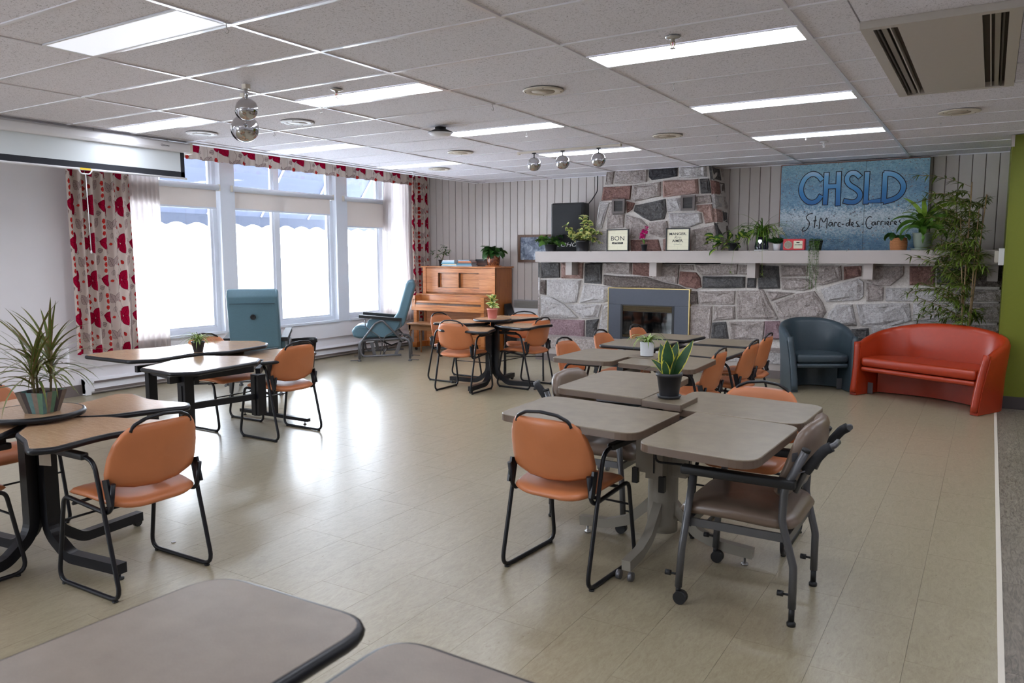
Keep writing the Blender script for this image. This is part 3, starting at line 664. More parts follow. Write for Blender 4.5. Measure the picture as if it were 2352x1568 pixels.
# mortar bodies
core = MB(); core.box(-5.745-FX, .095-FX, FR+.012-FY, 10.485-FY, 0, 1.43); core.obj('mortar_wall', M['mortar'], fp)
ch = MB()
cy0, cy1 = FR+.012, 10.486
b = [(-4.9, 1.40), (-3.005, 1.40), (-3.165, 2.67), (-4.655, 2.67)]
vs = [loc(x, cy0, z) for x, z in b]+[loc(x, cy1, z) for x, z in ((-4.9, 1.40), (-2.985, 1.40), (-3.135, 2.67), (-4.655, 2.67))]
ch.add(vs, [(0, 1, 2, 3), (7, 6, 5, 4), (0, 4, 5, 1), (1, 5, 6, 2), (2, 6, 7, 3), (3, 7, 4, 0)]).obj('mortar_chimney', M['mortar'], fp)
rs = random.Random(11)
def stone_obj(pts, col, toworld, depth=.035, name='stone'):
    P = [Vector(p) for p in pts]; n = len(P)
    ar = sum(P[i].x*P[(i+1) % n].y-P[(i+1) % n].x*P[i].y for i in range(n))
    if ar < 0: P = P[::-1]
    Q = []
    for i in range(n):      # subdivide and jitter the outline a little
        a, b2 = P[i], P[(i+1) % n]; L = (b2-a).length; k = max(1, min(3, int(L/.16)))
        for j in range(k):
            q = a+(b2-a)*(j/k)
            if j: q = q+Vector((rs.uniform(-.006, .006), rs.uniform(-.006, .006)))
            Q.append(q)
    c = sum(Q, Vector((0, 0)))/len(Q); n = len(Q); size = min(max(q.x for q in Q)-min(q.x for q in Q), max(q.y for q in Q)-min(q.y for q in Q))
    vs = []; fs = []
    dj = depth*rs.uniform(.75, 1.2)*min(1, size/.15+.3)
    def shrink(q, d): v = c-q; return q+v*min(.45, d/max(v.length, .02))
    rings = [(-.012, -.02, 0), (.0, 0, .0), (.004, dj*.75, .004), (.03, dj, .014), (.075, dj*1.12, .022)]
    for ins, d, jit in rings:
        for q in Q:
            w = shrink(q, ins); vs.append(toworld(w.x, w.y, d+rs.uniform(-jit, jit)))
    vs.append(toworld(c.x, c.y, dj*1.1+rs.uniform(-.02, .02)))
    for r in range(len(rings)-1):
        for k in range(n): fs.append((r*n+k, r*n+(k+1) % n, (r+1)*n+(k+1) % n, (r+1)*n+k))
    b3 = (len(rings)-1)*n
    for k in range(n): fs.append((b3+k, b3+(k+1) % n, len(vs)-1))
    m = MB(); m.add(vs, fs, False)
    o = m.obj(name, M['st_'+col], fp); return o
for col, pts in STONES_LOW+STONES_UP:
    stone_obj(pts, col, lambda x, z, d: loc(x, FR-d+.01, z))
# chimney's right flank
for i in range(6):
    z0 = 1.58+i*.183; z1 = z0+.172; s = (i % 2)*.1
    def fx(z): return -3.02-(z-1.4)*.118
    for (ya, yb) in ((FR+.005, FR+.22+s), (FR+.24+s, 10.47)):
        stone_obj([(ya, z0), (yb, z0), (yb, z1), (ya, z1)], 'grdbpdwgrbdg'[i*2+(ya > FR+.1)], lambda y, z, d: loc(-3.015-(z-1.4)*.118+(y-FR)*.04+d-.006, y, z), .022)
# lower wall left end
for i, (z0, z1) in enumerate(((.3, .6), (.61, .98), (.99, 1.18), (1.19, 1.41))):
    stone_obj([(FR+.01, z0), (10.46, z0), (10.46, z1), (FR+.01, z1)], 'wgwd'[i], lambda y, z, d: loc(-5.74-d, y, z), .02)
# hearth
MB().box(-5.62-FX, .09-FX, 9.7-FY, FR-FY+.02, .325, .345).obj('hearth_slab', M['st_g'], fp)
rs2 = random.Random(3); x = -5.62
while x < .05:
    w = min(rs2.uniform(.5, .95), .085-x)
    MB().box(x-FX+.003, x+w-FX-.003, 9.705-FY, 9.76-FY, .185, .327).obj('hearth_stone', M['st_w' if rs2.random() < .5 else 'st_g'], fp); x += w
MB().box(-5.6-FX, .09-FX, 9.72-FY, FR-FY, 0, .19).obj('hearth_base', M['mantel'], fp)
MB().box(-5.605-FX, .09-FX, 9.712-FY, 9.72-FY, 0, .10).obj('vinyl_base', M['darkbase'], fp)
# mantel shelf and corbels
MF = 9.72
MB().box(-5.62-FX, .09-FX, MF-FY, MF+.02-FY, 1.42, 1.572).obj('fascia', M['mantel'], fp)
MB().box(-5.62-FX, .09-FX, MF+.02-FY, 10.48-FY, 1.548, 1.572).obj('mantel_shelf', M['mantel'], fp)
MB().box(-5.62-FX, -5.6-FX, MF+.02-FY, 10.48-FY, 1.42, 1.548).obj('fascia_end', M['mantel'], fp)
for x in (-5.12, -3.85, -2.55, -1.21, .02):
    MB().box(x-.05-FX, x+.05-FX, MF+.09-FY, FR+.0-FY, 1.235, 1.42, bev=0).obj('corbel', M['mantel'], fp)
for i in range(17):
    x = -5.4+i*.33; MB().tube([loc(x, MF-.001, 1.562), loc(x+.012, MF-.014, 1.567), loc(x+.02, MF-.012, 1.572)], .002, 5).obj('shelf_hook', M['steel'], fp)
# firebox insert
bx0, bx1, bz1 = -4.565, -3.40, 1.055
def fo(n, m, x0, x1, y0, y1, z0, z1, par=None):
    o = MB().box(x0-FX, x1-FX, y0-FY, y1-FY, z0, z1).obj(n, M[m], par or fp); return o
fi = fo('firebox_surround', 'firepanel', bx0, bx1, FR-.055, FR-.03, .835, bz1)
fo('surround_panel', 'firepanel', bx0, -4.38, FR-.055, FR-.03, .345, .833, fi); fo('surround_panel', 'firepanel', -3.60, bx1, FR-.055, FR-.03, .345, .833, fi)
for (a, b2, c, d) in ((bx0-.012, bx0, .345, bz1+.012), (bx1, bx1+.012, .345, bz1+.012), (bx0, bx1, bz1, bz1+.012)): fo('brass_trim', 'brass', a, b2, FR-.058, FR+.01, c, d, fi)
fo('firebox', 'blackplastic', -4.38, -3.60, FR+.0, FR+.01, .345, .835)
for (a, b2, c, d) in ((-4.38, -4.35, .345, .835), (-3.63, -3.60, .345, .835), (-4.35, -3.63, .82, .835), (-4.35, -3.63, .345, .38)): fo('firebox_frame', 'blackplastic', a, b2, FR-.06, FR, c, d)
for i in range(5): fo('louvre_slat', 'gold', -4.345, -3.635, FR-.055, FR-.03, .745+i*.016, .755+i*.016)
for i in range(2): fo('louvre_slat', 'gold', -4.345, -3.635, FR-.055, FR-.03, .386+i*.016, .396+i*.016)
def gl(u, v): x = -4.35+.72*u; return loc(x, FR-.052-.012*math.sin(PI*u), .42+.315*v)
MB().surf(gl, 12, 2, smooth=True).obj('firebox_glass', M['fglass'], fp)
lg = MB(); rl = random.Random(5)
for i in range(34): lg.ell(loc(-4.0+rl.gauss(0, .16), FR-.02, .455+abs(rl.gauss(0, .012))), (rl.uniform(.01, .026), .01, rl.uniform(.008, .016)), 7, 5)
lg.obj('ember_bed', M['st_b'], fp)['kind'] = 'stuff'
# two vent grilles in the chimney
for k, (x0, z0) in enumerate(((-4.525, 2.09), (-3.535, 2.10))):
    v = thing('vent_grille', 'square brown metal vent grille on the chimney, %s' % ('left one' if k == 0 else 'right one'), 'vent', (x0+.095, FR-.07, z0+.1), 0, 'square vents in the chimney')
    m = MB()
    for a in ((-.095, .095, .07, .1), (-.095, .095, -.1, -.07), (-.095, -.065, -.07, .07), (.065, .095, -.07, .07)): m.box(a[0], a[1], -.012, .02, a[2], a[3])
    m.obj('frame', plain('brown_enamel', srgb(96, 86, 82), .5), v)
    MB().box(-.066, .066, .008, .012, -.07, .07).obj('backing', M['blackplastic'], v)
    for i in range(9): MB().box(-.065, .065, -.006, .004, -.066+i*.0152, -.061+i*.0152).obj('slat', M['darkbase2'], v)
# ------------------------------------------------------------ orange sled chair
def make_chair():
    t = thing('armchair', 'x', 'chair', (0, 0, 0), 0, 'orange sled-base armchairs')
    X = .238
    for s in (-1, 1):
        x = X*s
        pts = [(x, .19, .628), (x, -.10, .632), (x, -.245, .011), (x, .235, .011), (x*.97, .165, .425), (x*.92, -.175, .385), (x*.92, -.205, .53)]
        fr = MB().tube(rp(pts, [0, .08, .06, .055, .045, .06, 0], 6), .0105, 8).obj('side_frame', M['black'], t)
        MB().prism(rrect(-.20, .04, -.020, .020, .015, 4), -.010, .020, bev=.006, M=Matrix(((0, 1, 0, x), (1, 0, 0, .16), (0, 0, -1, .640), (0, 0, 0, 1)))).obj('armrest', M['blackplastic'], t)
        MB().bar((x*.955, -.162, .545), (x*.955, -.190, .43), .036, .012, up=(1, 0, 0)).obj('bracket', M['black'], t)
        for yy in (-.2, .19): MB().tube([(x, yy, .0), (x, yy, .008)], .013, 8).obj('foot_glide', M['blackplastic'], t)
    MB().tube([(-X, .19, .30), (X, .19, .30)], .0055, 6).obj('crossbar', M['black'], t)
    u = MB(); 
    for yy in (-.12, .1): u.tube([(-X*.97, yy, .395), (X*.97, yy, .41)], .008, 6)
    u.obj('seat_support', M['black'], t)
    half = [(0, .782), (.13, .778), (.158, .77), (.184, .745), (.210, .70), (.226, .64), (.231, .57), (.226, .53), (.213, .513), (.19, .505), (.11, .485), (0, .477)]
    out = half+[(-a, b) for a, b in half[-2:0:-1]]
    def fb(a, z, o): return (a, -.27+1.15*a*a+(.782-z)*.24+o, z)
    MB().pillow(out, .036, fb, c=(0, .62)).obj('backrest', M['orange'], t)
    seat = rp([(-.205, -.235), (.205, -.235), (.222, .02), (.205, .205), (-.205, .205), (-.222, .02)], [.13, .13, .1, .06, .06, .1], 6, True)
    def fs(a, y, o): return (a, y-.005, .435+.25*a*a-(max(0, y-.08)**2)*1.4-.10*max(0, -y)+o)
    MB().pillow(seat, .052, fs).obj('seat', M['orange'], t)
    h = [(-.15, -0.243, .75), (-.138, -0.247, .778), (-.085, -0.260, .803), (0, -0.268, .812), (.085, -0.260, .803), (.138, -0.247, .778), (.15, -0.243, .75)]
    MB().tube(rp(h, .05, 4), .0085, 8).obj('handle', M['black'], t)
    return t
ch0 = make_chair(); first = [True]
def chair(x, y, deg, label):
    o = ch0 if first[0] else copy_tree(ch0); first[0] = False
    o.location = (x, y, 0); o.rotation_euler = (0, 0, math.radians(deg)); o['label'] = label; return o
chair(-3.40, 2.075, 91, 'orange armchair at the round-centred oak table, its back to the viewer, nearest on the left')
chair(-1.685, 3.265, -4, 'orange armchair in the foreground with its back to the viewer at the nearest grey table')
chair(-5.09, 4.47, 90, 'orange armchair on the bright floor right of the sunlit wavy-edged table')
chair(-5.80, 4.45, -90, 'orange armchair behind the wavy-edged table, seen past the small potted plant')
chair(-5.00, 7.05, 2, 'orange armchair with its back to the viewer at the far oak table by the piano')
chair(-4.56, 7.66, 86, 'orange armchair on the right side of the far oak table, seen from the side')
chair(-5.54, 7.62, -92, 'orange armchair on the left side of the far oak table, half hidden behind another chair')
chair(-4.85, 8.12, -150, 'orange armchair facing the viewer behind the far oak table, before the wall convector')
chair(-4.10, 1.57, 0, 'orange armchair cut off at the lower left edge, only its front frame in view')
chair(-4.60, 2.05, -90, 'orange armchair at the left edge behind the spiky potted plant')
chair(-1.05, 4.12, 180, 'orange armchair facing the viewer behind the nearest grey table, mostly under the top')
chair(-2.85, 5.86, -90, 'orange armchair on the left of the middle grey table, black arm under the top')
chair(-2.88, 6.66, -90, 'orange armchair at the left of the black-edged tables, second from the fireplace')
chair(-2.81, 7.34, -90, 'orange armchair left of the black-edged tables, closest to the firebox glass')
chair(-1.97, 5.83, 90, 'orange armchair nearest the viewer in the row of three right of the grey tables')
chair(-1.90, 6.53, 90, 'orange armchair in the middle of the row of three right of the grey tables')
chair(-1.94, 7.20, 90, 'orange armchair at the far end of the row of three, nearest the dark tub chair')
# ------------------------------------------------------------ grey rolling chair
def make_rolling():
    t = thing('rolling_chair', 'x', 'chair', (0, 0, 0), 0, 'taupe chairs with front casters')
    for s in (-1, 1):
        fl_ = MB().tube(rp([(s*.27, .225, .075), (s*.267, .215, .25), (s*.25, .175, .60)], .1, 4), .0165, 10).obj('front_leg', M['dgreymetal'], t)
        MB().tube([(s*.27, .225, .045), (s*.27, .225, .08)], .012, 8).obj('caster_stem', M['blackplastic'], fl_)
        w = MB().tube([(s*.27-.018, .215, .03), (s*.27+.018, .215, .03)], .029, 16).obj('caster', M['blackplastic'], fl_)
        rl_ = MB().tube(rp([(s*.23, -.245, .075), (s*.232, -.245, .25), (s*.242, -.195, .44), (s*.245, -.20, .57), (s*.24, -.275, .74)], .12, 5), .0165, 10).obj('rear_leg', M['dgreymetal'], t)
        MB().lathe([(.018, 0), (.019, .012), (.012, .022)], 12, (s*.23, -.245, 0)).tube([(s*.23, -.245, .02), (s*.23, -.245, .08)], .0125, 10).obj('foot', M['blackplastic'], rl_)
        MB().tube([(s*.24, -.275, .74), (s*.239, -.280, .752)], .0175, 10).obj('end_cap', M['blackplastic'], rl_)
        for xx, yy, par in ((.27, .225, fl_), (.23, -.245, rl_)):
            MB().tube([(s*xx, yy, .13), (s*xx, yy+.05, .13)], .005, 6).tube([(s*xx, yy+.036, .13), (s*xx, yy+.06, .13)], .012, 10).obj('knob', M['blackplastic'], par)
        MB().prism(rrect(-.24, .235, -.026, .026, .012, 3), -.008, .028, bev=.006, M=Matrix(((0, 1, 0, s*.252), (1, 0, 0, -.005), (0, 0, 1, .592), (0, 0, 0, 1)))).obj('armrest', M['blackplastic'], t)
        MB().box(s*.235-.006, s*.235+.006, -.21, .20, .35, .385).obj('side_rail', M['dgreymetal'], t)
        hd = MB().tube(rp([(s*.205, -.235, .56), (s*.205, -.275, .66), (s*.205, -.345, .755), (s*.205, -.375, .77), (s*.15, -.38, .775)], .06, 5), .0125, 8).obj('push_handle', M['dgreymetal'], t)
        MB().tube(rp([(s*.205, -.272, .65), (s*.205, -.30, .695), (s*.205, -.34, .748), (s*.205, -.365, .765)], .05, 5), .021, 10).obj('foam_grip', M['foam'], hd)
        MB().bar((s*.235, -.23, .64), (s*.205, -.26, .65), .05, .004, up=(0, .5, 1)).obj('plate', M['greymetal'], t)
    MB().box(-.24, .24, .185, .205, .345, .38).obj('seat_rail', M['dgreymetal'], t); MB().box(-.23, .23, -.22, -.20, .34, .375).obj('seat_rail', M['dgreymetal'], t)
    seat = rp([(-.25, -.25), (.25, -.25), (.265, 0), (.24, .255), (-.24, .255), (-.265, 0)], [.12, .12, .1, .08, .08, .1], 6, True)
    def fs(a, y, o): return (a, y, .425+.2*a*a-(max(0, y-.1)**2)*1.2-.06*max(0, -y)+o)
    MB().pillow(seat, .085, fs).obj('seat', M['taupevinyl'], t)
    half = [(0, .84), (.14, .833), (.195, .805), (.222, .745), (.228, .67), (.22, .59), (.19, .535), (.12, .505), (0, .50)]
    out = half+[(-a, b) for a, b in half[-2:0:-1]]
    def fb(a, z, o): return (a, -.17+1.0*a*a-(z-.50)*.34+o-.03*math.sin((z-.50)*9), z)
    MB().pillow(out, .075, fb, c=(0, .67)).obj('backrest', M['taupevinyl'], t)
    for z in (.57, .71): MB().surf(lambda u, v, z=z: (-.245+.49*u, -.215+1.1*(.49*u-.245)**2-(z-.50)*.36, z-.018+.036*v), 14, 2).obj('back_strap', M['greymetal'], t)
    return t
rc = make_rolling(); rc.location = (-.86, 3.41, 0); rc.rotation_euler = (0, 0, math.radians(90))
rc['label'] = 'taupe rolling armchair with foam push handles at the right end of the nearest grey table'
r2 = copy_tree(rc); r2.location = (-1.86, 4.07, 0); r2.rotation_euler = (0, 0, math.radians(-90)); r2['label'] = 'taupe rolling armchair tucked behind the left side of the nearest grey table'
# ------------------------------------------------------------ teal geriatric recliners
def make_geri():
    t = thing('glider_recliner', 'x', 'chair', (0, 0, 0), 0, 'teal glider recliners')
    g = M['greymetal']
    # back cushion, side profile (y,z)
    prof = rp([(.02, .40), (-.10, .36), (-.30, .52), (-.47, 1.08), (-.44, 1.16), (-.37, 1.165), (-.33, 1.10), (-.21, .70), (-.06, .50)], [.04, .04, .05, .05, .045, .045, .05, .2, .04], 4, True)
    MB().prism(prof, -.265, .265, bev=.03, M=Matrix(((0, 0, 1, 0), (1, 0, 0, 0), (0, 1, 0, 0), (0, 0, 0, 1)))).obj('back_cushion', M['geri_blue'], t)
    seat = rp([(-.26, .36), (.34, .33), (.42, .35), (.45, .44), (.40, .50), (.34, .52), (-.1, .46)], [.04, .05, .05, .05, .05, .05, .05], 4, True)
    MB().prism(seat, -.255, .255, bev=.03, M=Matrix(((0, 0, 1, 0), (1, 0, 0, 0), (0, 1, 0, 0), (0, 0, 0, 1)))).obj('seat_cushion', M['geri_blue'], t)
    side = rp([(.20, .61), (.23, .50), (.13, .38), (-.02, .34), (-.16, .40), (-.25, .56), (-.22, .63)], [.05, .06, .1, .1, .06, .03, .03], 4, True)
    for s in (-1, 1):
        MB().prism(side, s*.285-.018, s*.285+.018, bev=.008, M=Matrix(((0, 0, 1, 0), (1, 0, 0, 0), (0, 1, 0, 0), (0, 0, 0, 1)))).obj('side_panel', M['geri_blue'], t)
        MB().bar((s*.30, .33, .655), (s*.30, -.27, .60), .075, .042).obj('armrest', M['blackplastic'], t)
        x = s*.335
        MB().tube(rp([(x, -.29, .29), (x, .0, .60), (x, .10, .555), (x, .33, .26), (x, .30, .08), (x, .16, .085), (x, -.26, .10)], [0, .13, .06, .3, .14, .08, 0], 7), .0145, 8).obj('hoop', g, t)
        MB().tube(rp([(x*.95, -.25, .62), (x*.95, -.27, .50), (x*.95, -.02, .36), (x*.95, .04, .10)], [0, .08, .12, 0], 5), .007, 6).tube(rp([(x*.95, .25, .62), (x*.95, .24, .50), (x*.95, .04, .36), (x*.95, -.02, .10)], [0, .08, .12, 0], 5), .007, 6).obj('rod', g, t)
        bx = s*.26
        MB().tube(rp([(bx, .34, .04), (bx, .34, .30), (bx, -.38, .33), (bx, -.38, .04)], [0, .1, .1, 0], 5), .019, 8).obj('base_leg', g, t)
        for yy, dr in ((.34, 1), (-.38, -1)):
            MB().lathe([(.026, 0), (.026, .012), (.012, .03), (.012, .06)], 10, (bx, yy, 0)).tube([(bx, yy, .018), (bx, yy+dr*.13, .012)], .006, 6).obj('leveller', g, t)
        MB().bar((x*.9, .16, .28), (x*.9, .12, .09), .03, .045, up=(0, 1, 0)).bar((x*.9, -.24, .28), (x*.9, -.18, .09), .03, .045, up=(0, 1, 0)).obj('swing_link', g, t)
    MB().tube([(-.26, .2, .31), (.26, .2, .31)], .014, 8).tube([(-.26, -.25, .32), (.26, -.25, .32)], .014, 8).tube([(-.3, .0, .1), (.3, .0, .1)], .012, 8).obj('base_crossbar', g, t)
    MB().box(-.2, .2, -.2, .3, .30, .335).obj('mechanism', g, t)
    MB().tube([(0, -.33, .28), (0, -.10, .20), (0, .1, .29)], .012, 6).obj('gas_spring', M['blackplastic'], t)
    MB().lathe([(.028, 0), (.03, .004), (.022, .006), (.02, .003)], 16, M=Matrix.Translation((0, -.425, .86)) @ Matrix.Rotation(math.radians(90), 4, 'X') @ Matrix.Rotation(0, 4, 'X')).obj('back_eyelet', M['blackplastic'], t)
    MB().tube(rp([(0, -.42, .87), (0, -.46, .865), (0, -.465, .89)], .01, 3), .004, 6).obj('coat_hook', M['blackplastic'], t)
    MB().box(-.23, .23, -.468, -.455, 1.004, 1.007).obj('back_seam', M['blackplastic'], t)
    return t
gc = make_geri(); gc.location = (-7.53, 8.60, 0); gc.rotation_euler = (0, 0, math.radians(127)); gc['label'] = 'teal high-back glider recliner seen from the side beside the piano'
g2 = copy_tree(gc); g2.location = (-6.98, 5.85, 0); g2.rotation_euler = (0, 0, math.radians(43)); g2['label'] = 'teal high-back glider recliner turned to the window, its back with black eyelet to the viewer'
# ------------------------------------------------------------ tub chair and sofa
def tub(name, label, cat, W, D, H, armh, mat, loc_, deg, seath=.42):
    """barrel seat: C-shaped shell open to +y(front)"""
    t = thing(name, label, cat, loc_, math.radians(deg)); w = W/2; th = .075
    def plan(u, inset, flare=0):     # u 0..1 round the C from left front to right front
        r = .30-inset; pts = []
        a = D/2-inset*.0
        L1 = D-.30
        tot = L1*2+ (PI/2*.30)*2+(W-.60)
        d = u*tot
        ww = w-inset+flare; R = .30-inset+flare; 
        if d < L1: return (-ww, D/2-d)
        d -= L1
        if d < PI/2*.30:
            an = d/.30; return (-ww+R-R*math.cos(an), D/2-L1-R*math.sin(an))
        d -= PI/2*.30
        if d < W-.60: return (-w+.30+d, -D/2+inset-flare)
        d -= (W-.60)
        if d < PI/2*.30:
            an = d/.30; return (ww-R+R*math.sin(an), D/2-L1-R*math.cos(an))
        d -= PI/2*.30
        return (ww, D/2-L1+d)
    def toph(u):
        v = min(u, 1-u)*2; s = min(1, v/.95); s = math.sin(s*PI/2)**1.3; return armh+(H-armh)*s
    ring = []   # shell section loops
    N = 56; sec = [(0, 0, 0), (0, .5, 0), (0, .93, .012), (.25, .985, .014), (.5, 1, .014), (.8, .985, .012), (1, .93, .01), (1, .6, 0), (1, 0, 0)]
    vs = []; fs = []
    for i in range(N+1):
        u = i/N
        for (k, hz, fl2) in sec:
            fl3 = .045*hz**2
            x, y = plan(u, k*th, fl3*(1 if k < .5 else .8)); z = .0+hz*toph(u)
            y -= (.0 if True else 0)
            # front edge leans back towards the top
            fr = max(0, (y-(D/2-.25))/.25); y -= fr*hz*.10
            vs.append((x, y, z+.004))
    n = len(sec)
    for i in range(N):
        for k in range(n-1): fs.append((i*n+k, (i+1)*n+k, (i+1)*n+k+1, i*n+k+1))
    m = MB(); m.add(vs, fs, True)
    m.add([vs[k] for k in range(n)], [tuple(range(n))], False); m.add([vs[N*n+k] for k in range(n)], [tuple(range(n))[::-1]], False)
    m.obj('shell', mat, t)
    for s in (-1, 1):  # rounded front arm edge
        pts = [(s*(w-th/2+.04*k*k), D/2-.10*k+.004, k*armh*.97+.03) for k in [i/10 for i in range(11)]]
        MB().tube(pts, [.034]*11, 10, flat=1.0).obj('arm_front_roll', mat, t)
    inner = [(-w+th+.0, D/2-.055), (-w+th, -D/2+.3), (-w+.3, -D/2+th+.0), (w-.3, -D/2+th), (w-th, -D/2+.3), (w-th, D/2-.055)]
    MB().prism(rp(inner, [.03, .12, .12, .12, .12, .03], 4, True), seath-.10, seath, bev=.032).obj('seat_cushion', mat, t)
    MB().prism(rp(inner, [.02, .12, .12, .12, .12, .02], 4, True), seath-.155, seath-.105, bev=.02).obj('front_rail', mat, t)
    MB().surf(lambda u, v: (-w+th+.01+(W-2*th-.02)*u, -D/2+.30-.16*math.sin(PI*u), .01+(seath-.16)*v), 16, 2).obj('base_panel', mat, t)
    for s in (-1, 1): MB().box(s*(w-th-.035)-.03, s*(w-th-.035)+.03, D/2-.20, D/2-.195, .01, .13).obj('leg_strap', M['greymetal'], t)
    return t
tub('tub_chair', 'dark slate-blue leather tub armchair in front of the stone wall', 'armchair', .72, .62, .79, .60, M['darkblue'], (-1.66, 9.27, 0), 180+31)
tub('loveseat', 'orange-red leather two-seat barrel sofa beside the green wall', 'sofa', 1.36, .66, .79, .56, M['redleather'], (-.48, 9.02, 0), 180-27)
# ------------------------------------------------------------ tables
def slab(parent, pts, z, mat, edge, th=.034, r=.07, radii=None, ox=0, oy=0, band=.0035):
    P = rp([(x-ox, y-oy) for x, y in pts], radii if radii else r, 6, True)
    if edge:
        V = [Vector(q) for q in P]; nn = len(V); ar = sum(V[i].x*V[(i+1) % nn].y-V[(i+1) % nn].x*V[i].y for i in range(nn)); sg_ = 1 if ar > 0 else -1; P2 = []
        for i in range(nn):
            d = (V[(i+1) % nn]-V[i-1]).normalized(); P2.append((V[i].x-d.y*sg_*.010, V[i].y+d.x*sg_*.010))
        P = P2
    o = MB().prism(P, z-th, z, bev=.003).obj('tabletop', mat, parent)
    if edge:
        m = MB(); loop = [(x, y, z-th/2-.0005) for x, y in P]
        m.tube(loop, th*.5, 8, closed=True, flat=1.0)
        # flattened rubber bumper
        m.obj('edge_bumper', edge, o)
    else:
        a = rp([(x-ox, y-oy) for x, y in pts], radii if radii else r, 6, True)
        MB().prism(a, z-th-.0005, z-.0035, bev=0).obj('edge_band', M['lam_edge'], o)
        # slight oversize so the band shows on the side
        e = o.children[0]; c = sum((Vector(q) for q in P), Vector((0, 0)))/len(P)
        for v in e.data.vertices:
            d = Vector((v.co.x-c.x, v.co.y-c.y)); L = d.length; d = d*(1+.0012/L); v.co.x = c.x+d.x; v.co.y = c.y+d.y
    return o
def pedestal_legs(t, n, reach, mat, h=.06, a0=0, style='arc', w=.035, r0=.07):
    for k in range(n):
        a = a0+2*PI*k/n; c, s = math.cos(a), math.sin(a)
        if style == 'arc':
            pts = [(r0*.6, .26), (r0+.03, .20), (r0+.12, .115), (r0+.24, .075), (reach, .065)]
        lg = MB()
        P = rp([(p[0]*c, p[0]*s, p[1]) for p in pts], .1, 5); lg.sweep(P, (-s, c, 0), w, h)
        o = lg.obj('foot_leg', mat, t)
        if k % 2 == 0:
            MB().lathe([(.018, 0), (.018, .008), (.006, .012), (.006, .04)], 10, ((reach-.04)*c, (reach-.04)*s, 0)).obj('leveller', M['steel'], o)
        else:
            x, y = (reach+.01)*c, (reach+.01)*s
            for q in (-.03, .03): MB().tube([(x-q*s+.01*s, y+q*c-.01*c, .022), (x-q*s-.01*s, y+q*c+.01*c, .022)], .022, 12).obj('caster', M['greymetal'], o)
# nearest table: four laminate leaves that adjust separately, taupe column
T1 = (-1.38, 3.72)
t1 = thing('pedestal_table', 'grey-brown laminate four-leaf pedestal table nearest the viewer on the right', 'table', (T1[0], T1[1], 0), 0)
for z, pts, rad in ((.76, [(-1.99, 3.08), (-1.25, 3.01), (-1.24, 3.55), (-2.01, 3.64)], [.09, .09, .01, .09]), (.76, [(-1.19, 2.88), (-.70, 2.82), (-.68, 3.55), (-1.18, 3.62)], [.09, .09, .09, .01]),
                    (.762, [(-1.36, 3.64), (-.68, 3.56), (-.67, 4.09), (-1.38, 4.19)], [.01, .09, .09, .09]), (.785, [(-2.04, 3.745), (-1.485, 3.68), (-1.51, 4.52), (-2.07, 4.51)], [.09, .01, .09, .09])):
    o = slab(t1, pts, z, M['lam_grey'], None, .034, radii=rad, ox=T1[0], oy=T1[1])
    c = sum((Vector(p) for p in pts), Vector((0, 0)))/4
    d = (c-Vector(T1)); d2 = d*.45
    arm = MB().bar((d2.x*.2, d2.y*.2, z-.05), (d.x, d.y, z-.05), .05, .03).obj('support_arm', M['black'], t1)
slab(t1, [(-1.475, 3.64), (-1.255, 3.605), (-1.255, 3.86), (-1.475, 3.89)], .788, M['lam_grey'], None, .034, r=.006, ox=T1[0], oy=T1[1]).name = 'center_shelf'
MB().lathe([(.078, .10), (.078, .14), (.075, .72), (.06, .74)], 20).obj('column', M['taupe'], t1)
for k in range(4):
    a = PI/4*0+k*PI/2; c, s = math.cos(a), math.sin(a)
    R = Matrix.Rotation(a, 4, 'Z')
    m = MB().box(.055, .135, -.045, .045, .40, .735, R); o = m.obj('lift_housing', M['taupe'], t1)
    MB().box(.136, .138, -.004, .004, .43, .70, R).obj('slot', M['blackplastic'], o)
    MB().box(.12, .15, .03, .06, .34, .42, R).obj('latch', M['blackplastic'], o)
MB().tube(rp([(.02, -.17, .74), (.02, -.17, .50), (.22, -.14, .50)], .03, 4), .006, 6).obj('crank_rod', M['black'], t1)
pedestal_legs(t1, 4, .47, M['taupe'], .05, PI, w=.045)
# middle grey table
T2 = (-2.26, 5.35)
t2 = thing('pedestal_table', 'grey-brown laminate table in the middle of the right-hand row, white pot on it', 'table', (T2[0], T2[1], 0), 0)
for z, pts in ((.76, [(-2.76, 5.0), (-2.285, 5.02), (-2.285, 5.74), (-2.76, 5.68)]), (.755, [(-2.25, 5.05), (-1.655, 4.97), (-1.68, 5.60), (-2.25, 5.70)])):
    slab(t2, pts, z, M['lam_grey'], None, .034, r=.07, ox=T2[0], oy=T2[1])
slab(t2, [(-2.28, 5.34), (-2.06, 5.34), (-2.06, 5.56), (-2.28, 5.56)], .762, M['lam_grey'], None, .012, r=.006, ox=T2[0], oy=T2[1]).name = 'center_shelf'
MB().lathe([(.075, .10), (.072, .72)], 18).obj('column', M['taupe'], t2)
MB().bar((-.35, 0, .70), (.4, -.03, .70), .05, .04).bar((0, -.2, .70), (0, .3, .70), .05, .04).obj('support_arm', M['black'], t2)
pedestal_legs(t2, 4, .45, M['taupe'], .05, PI, w=.045)
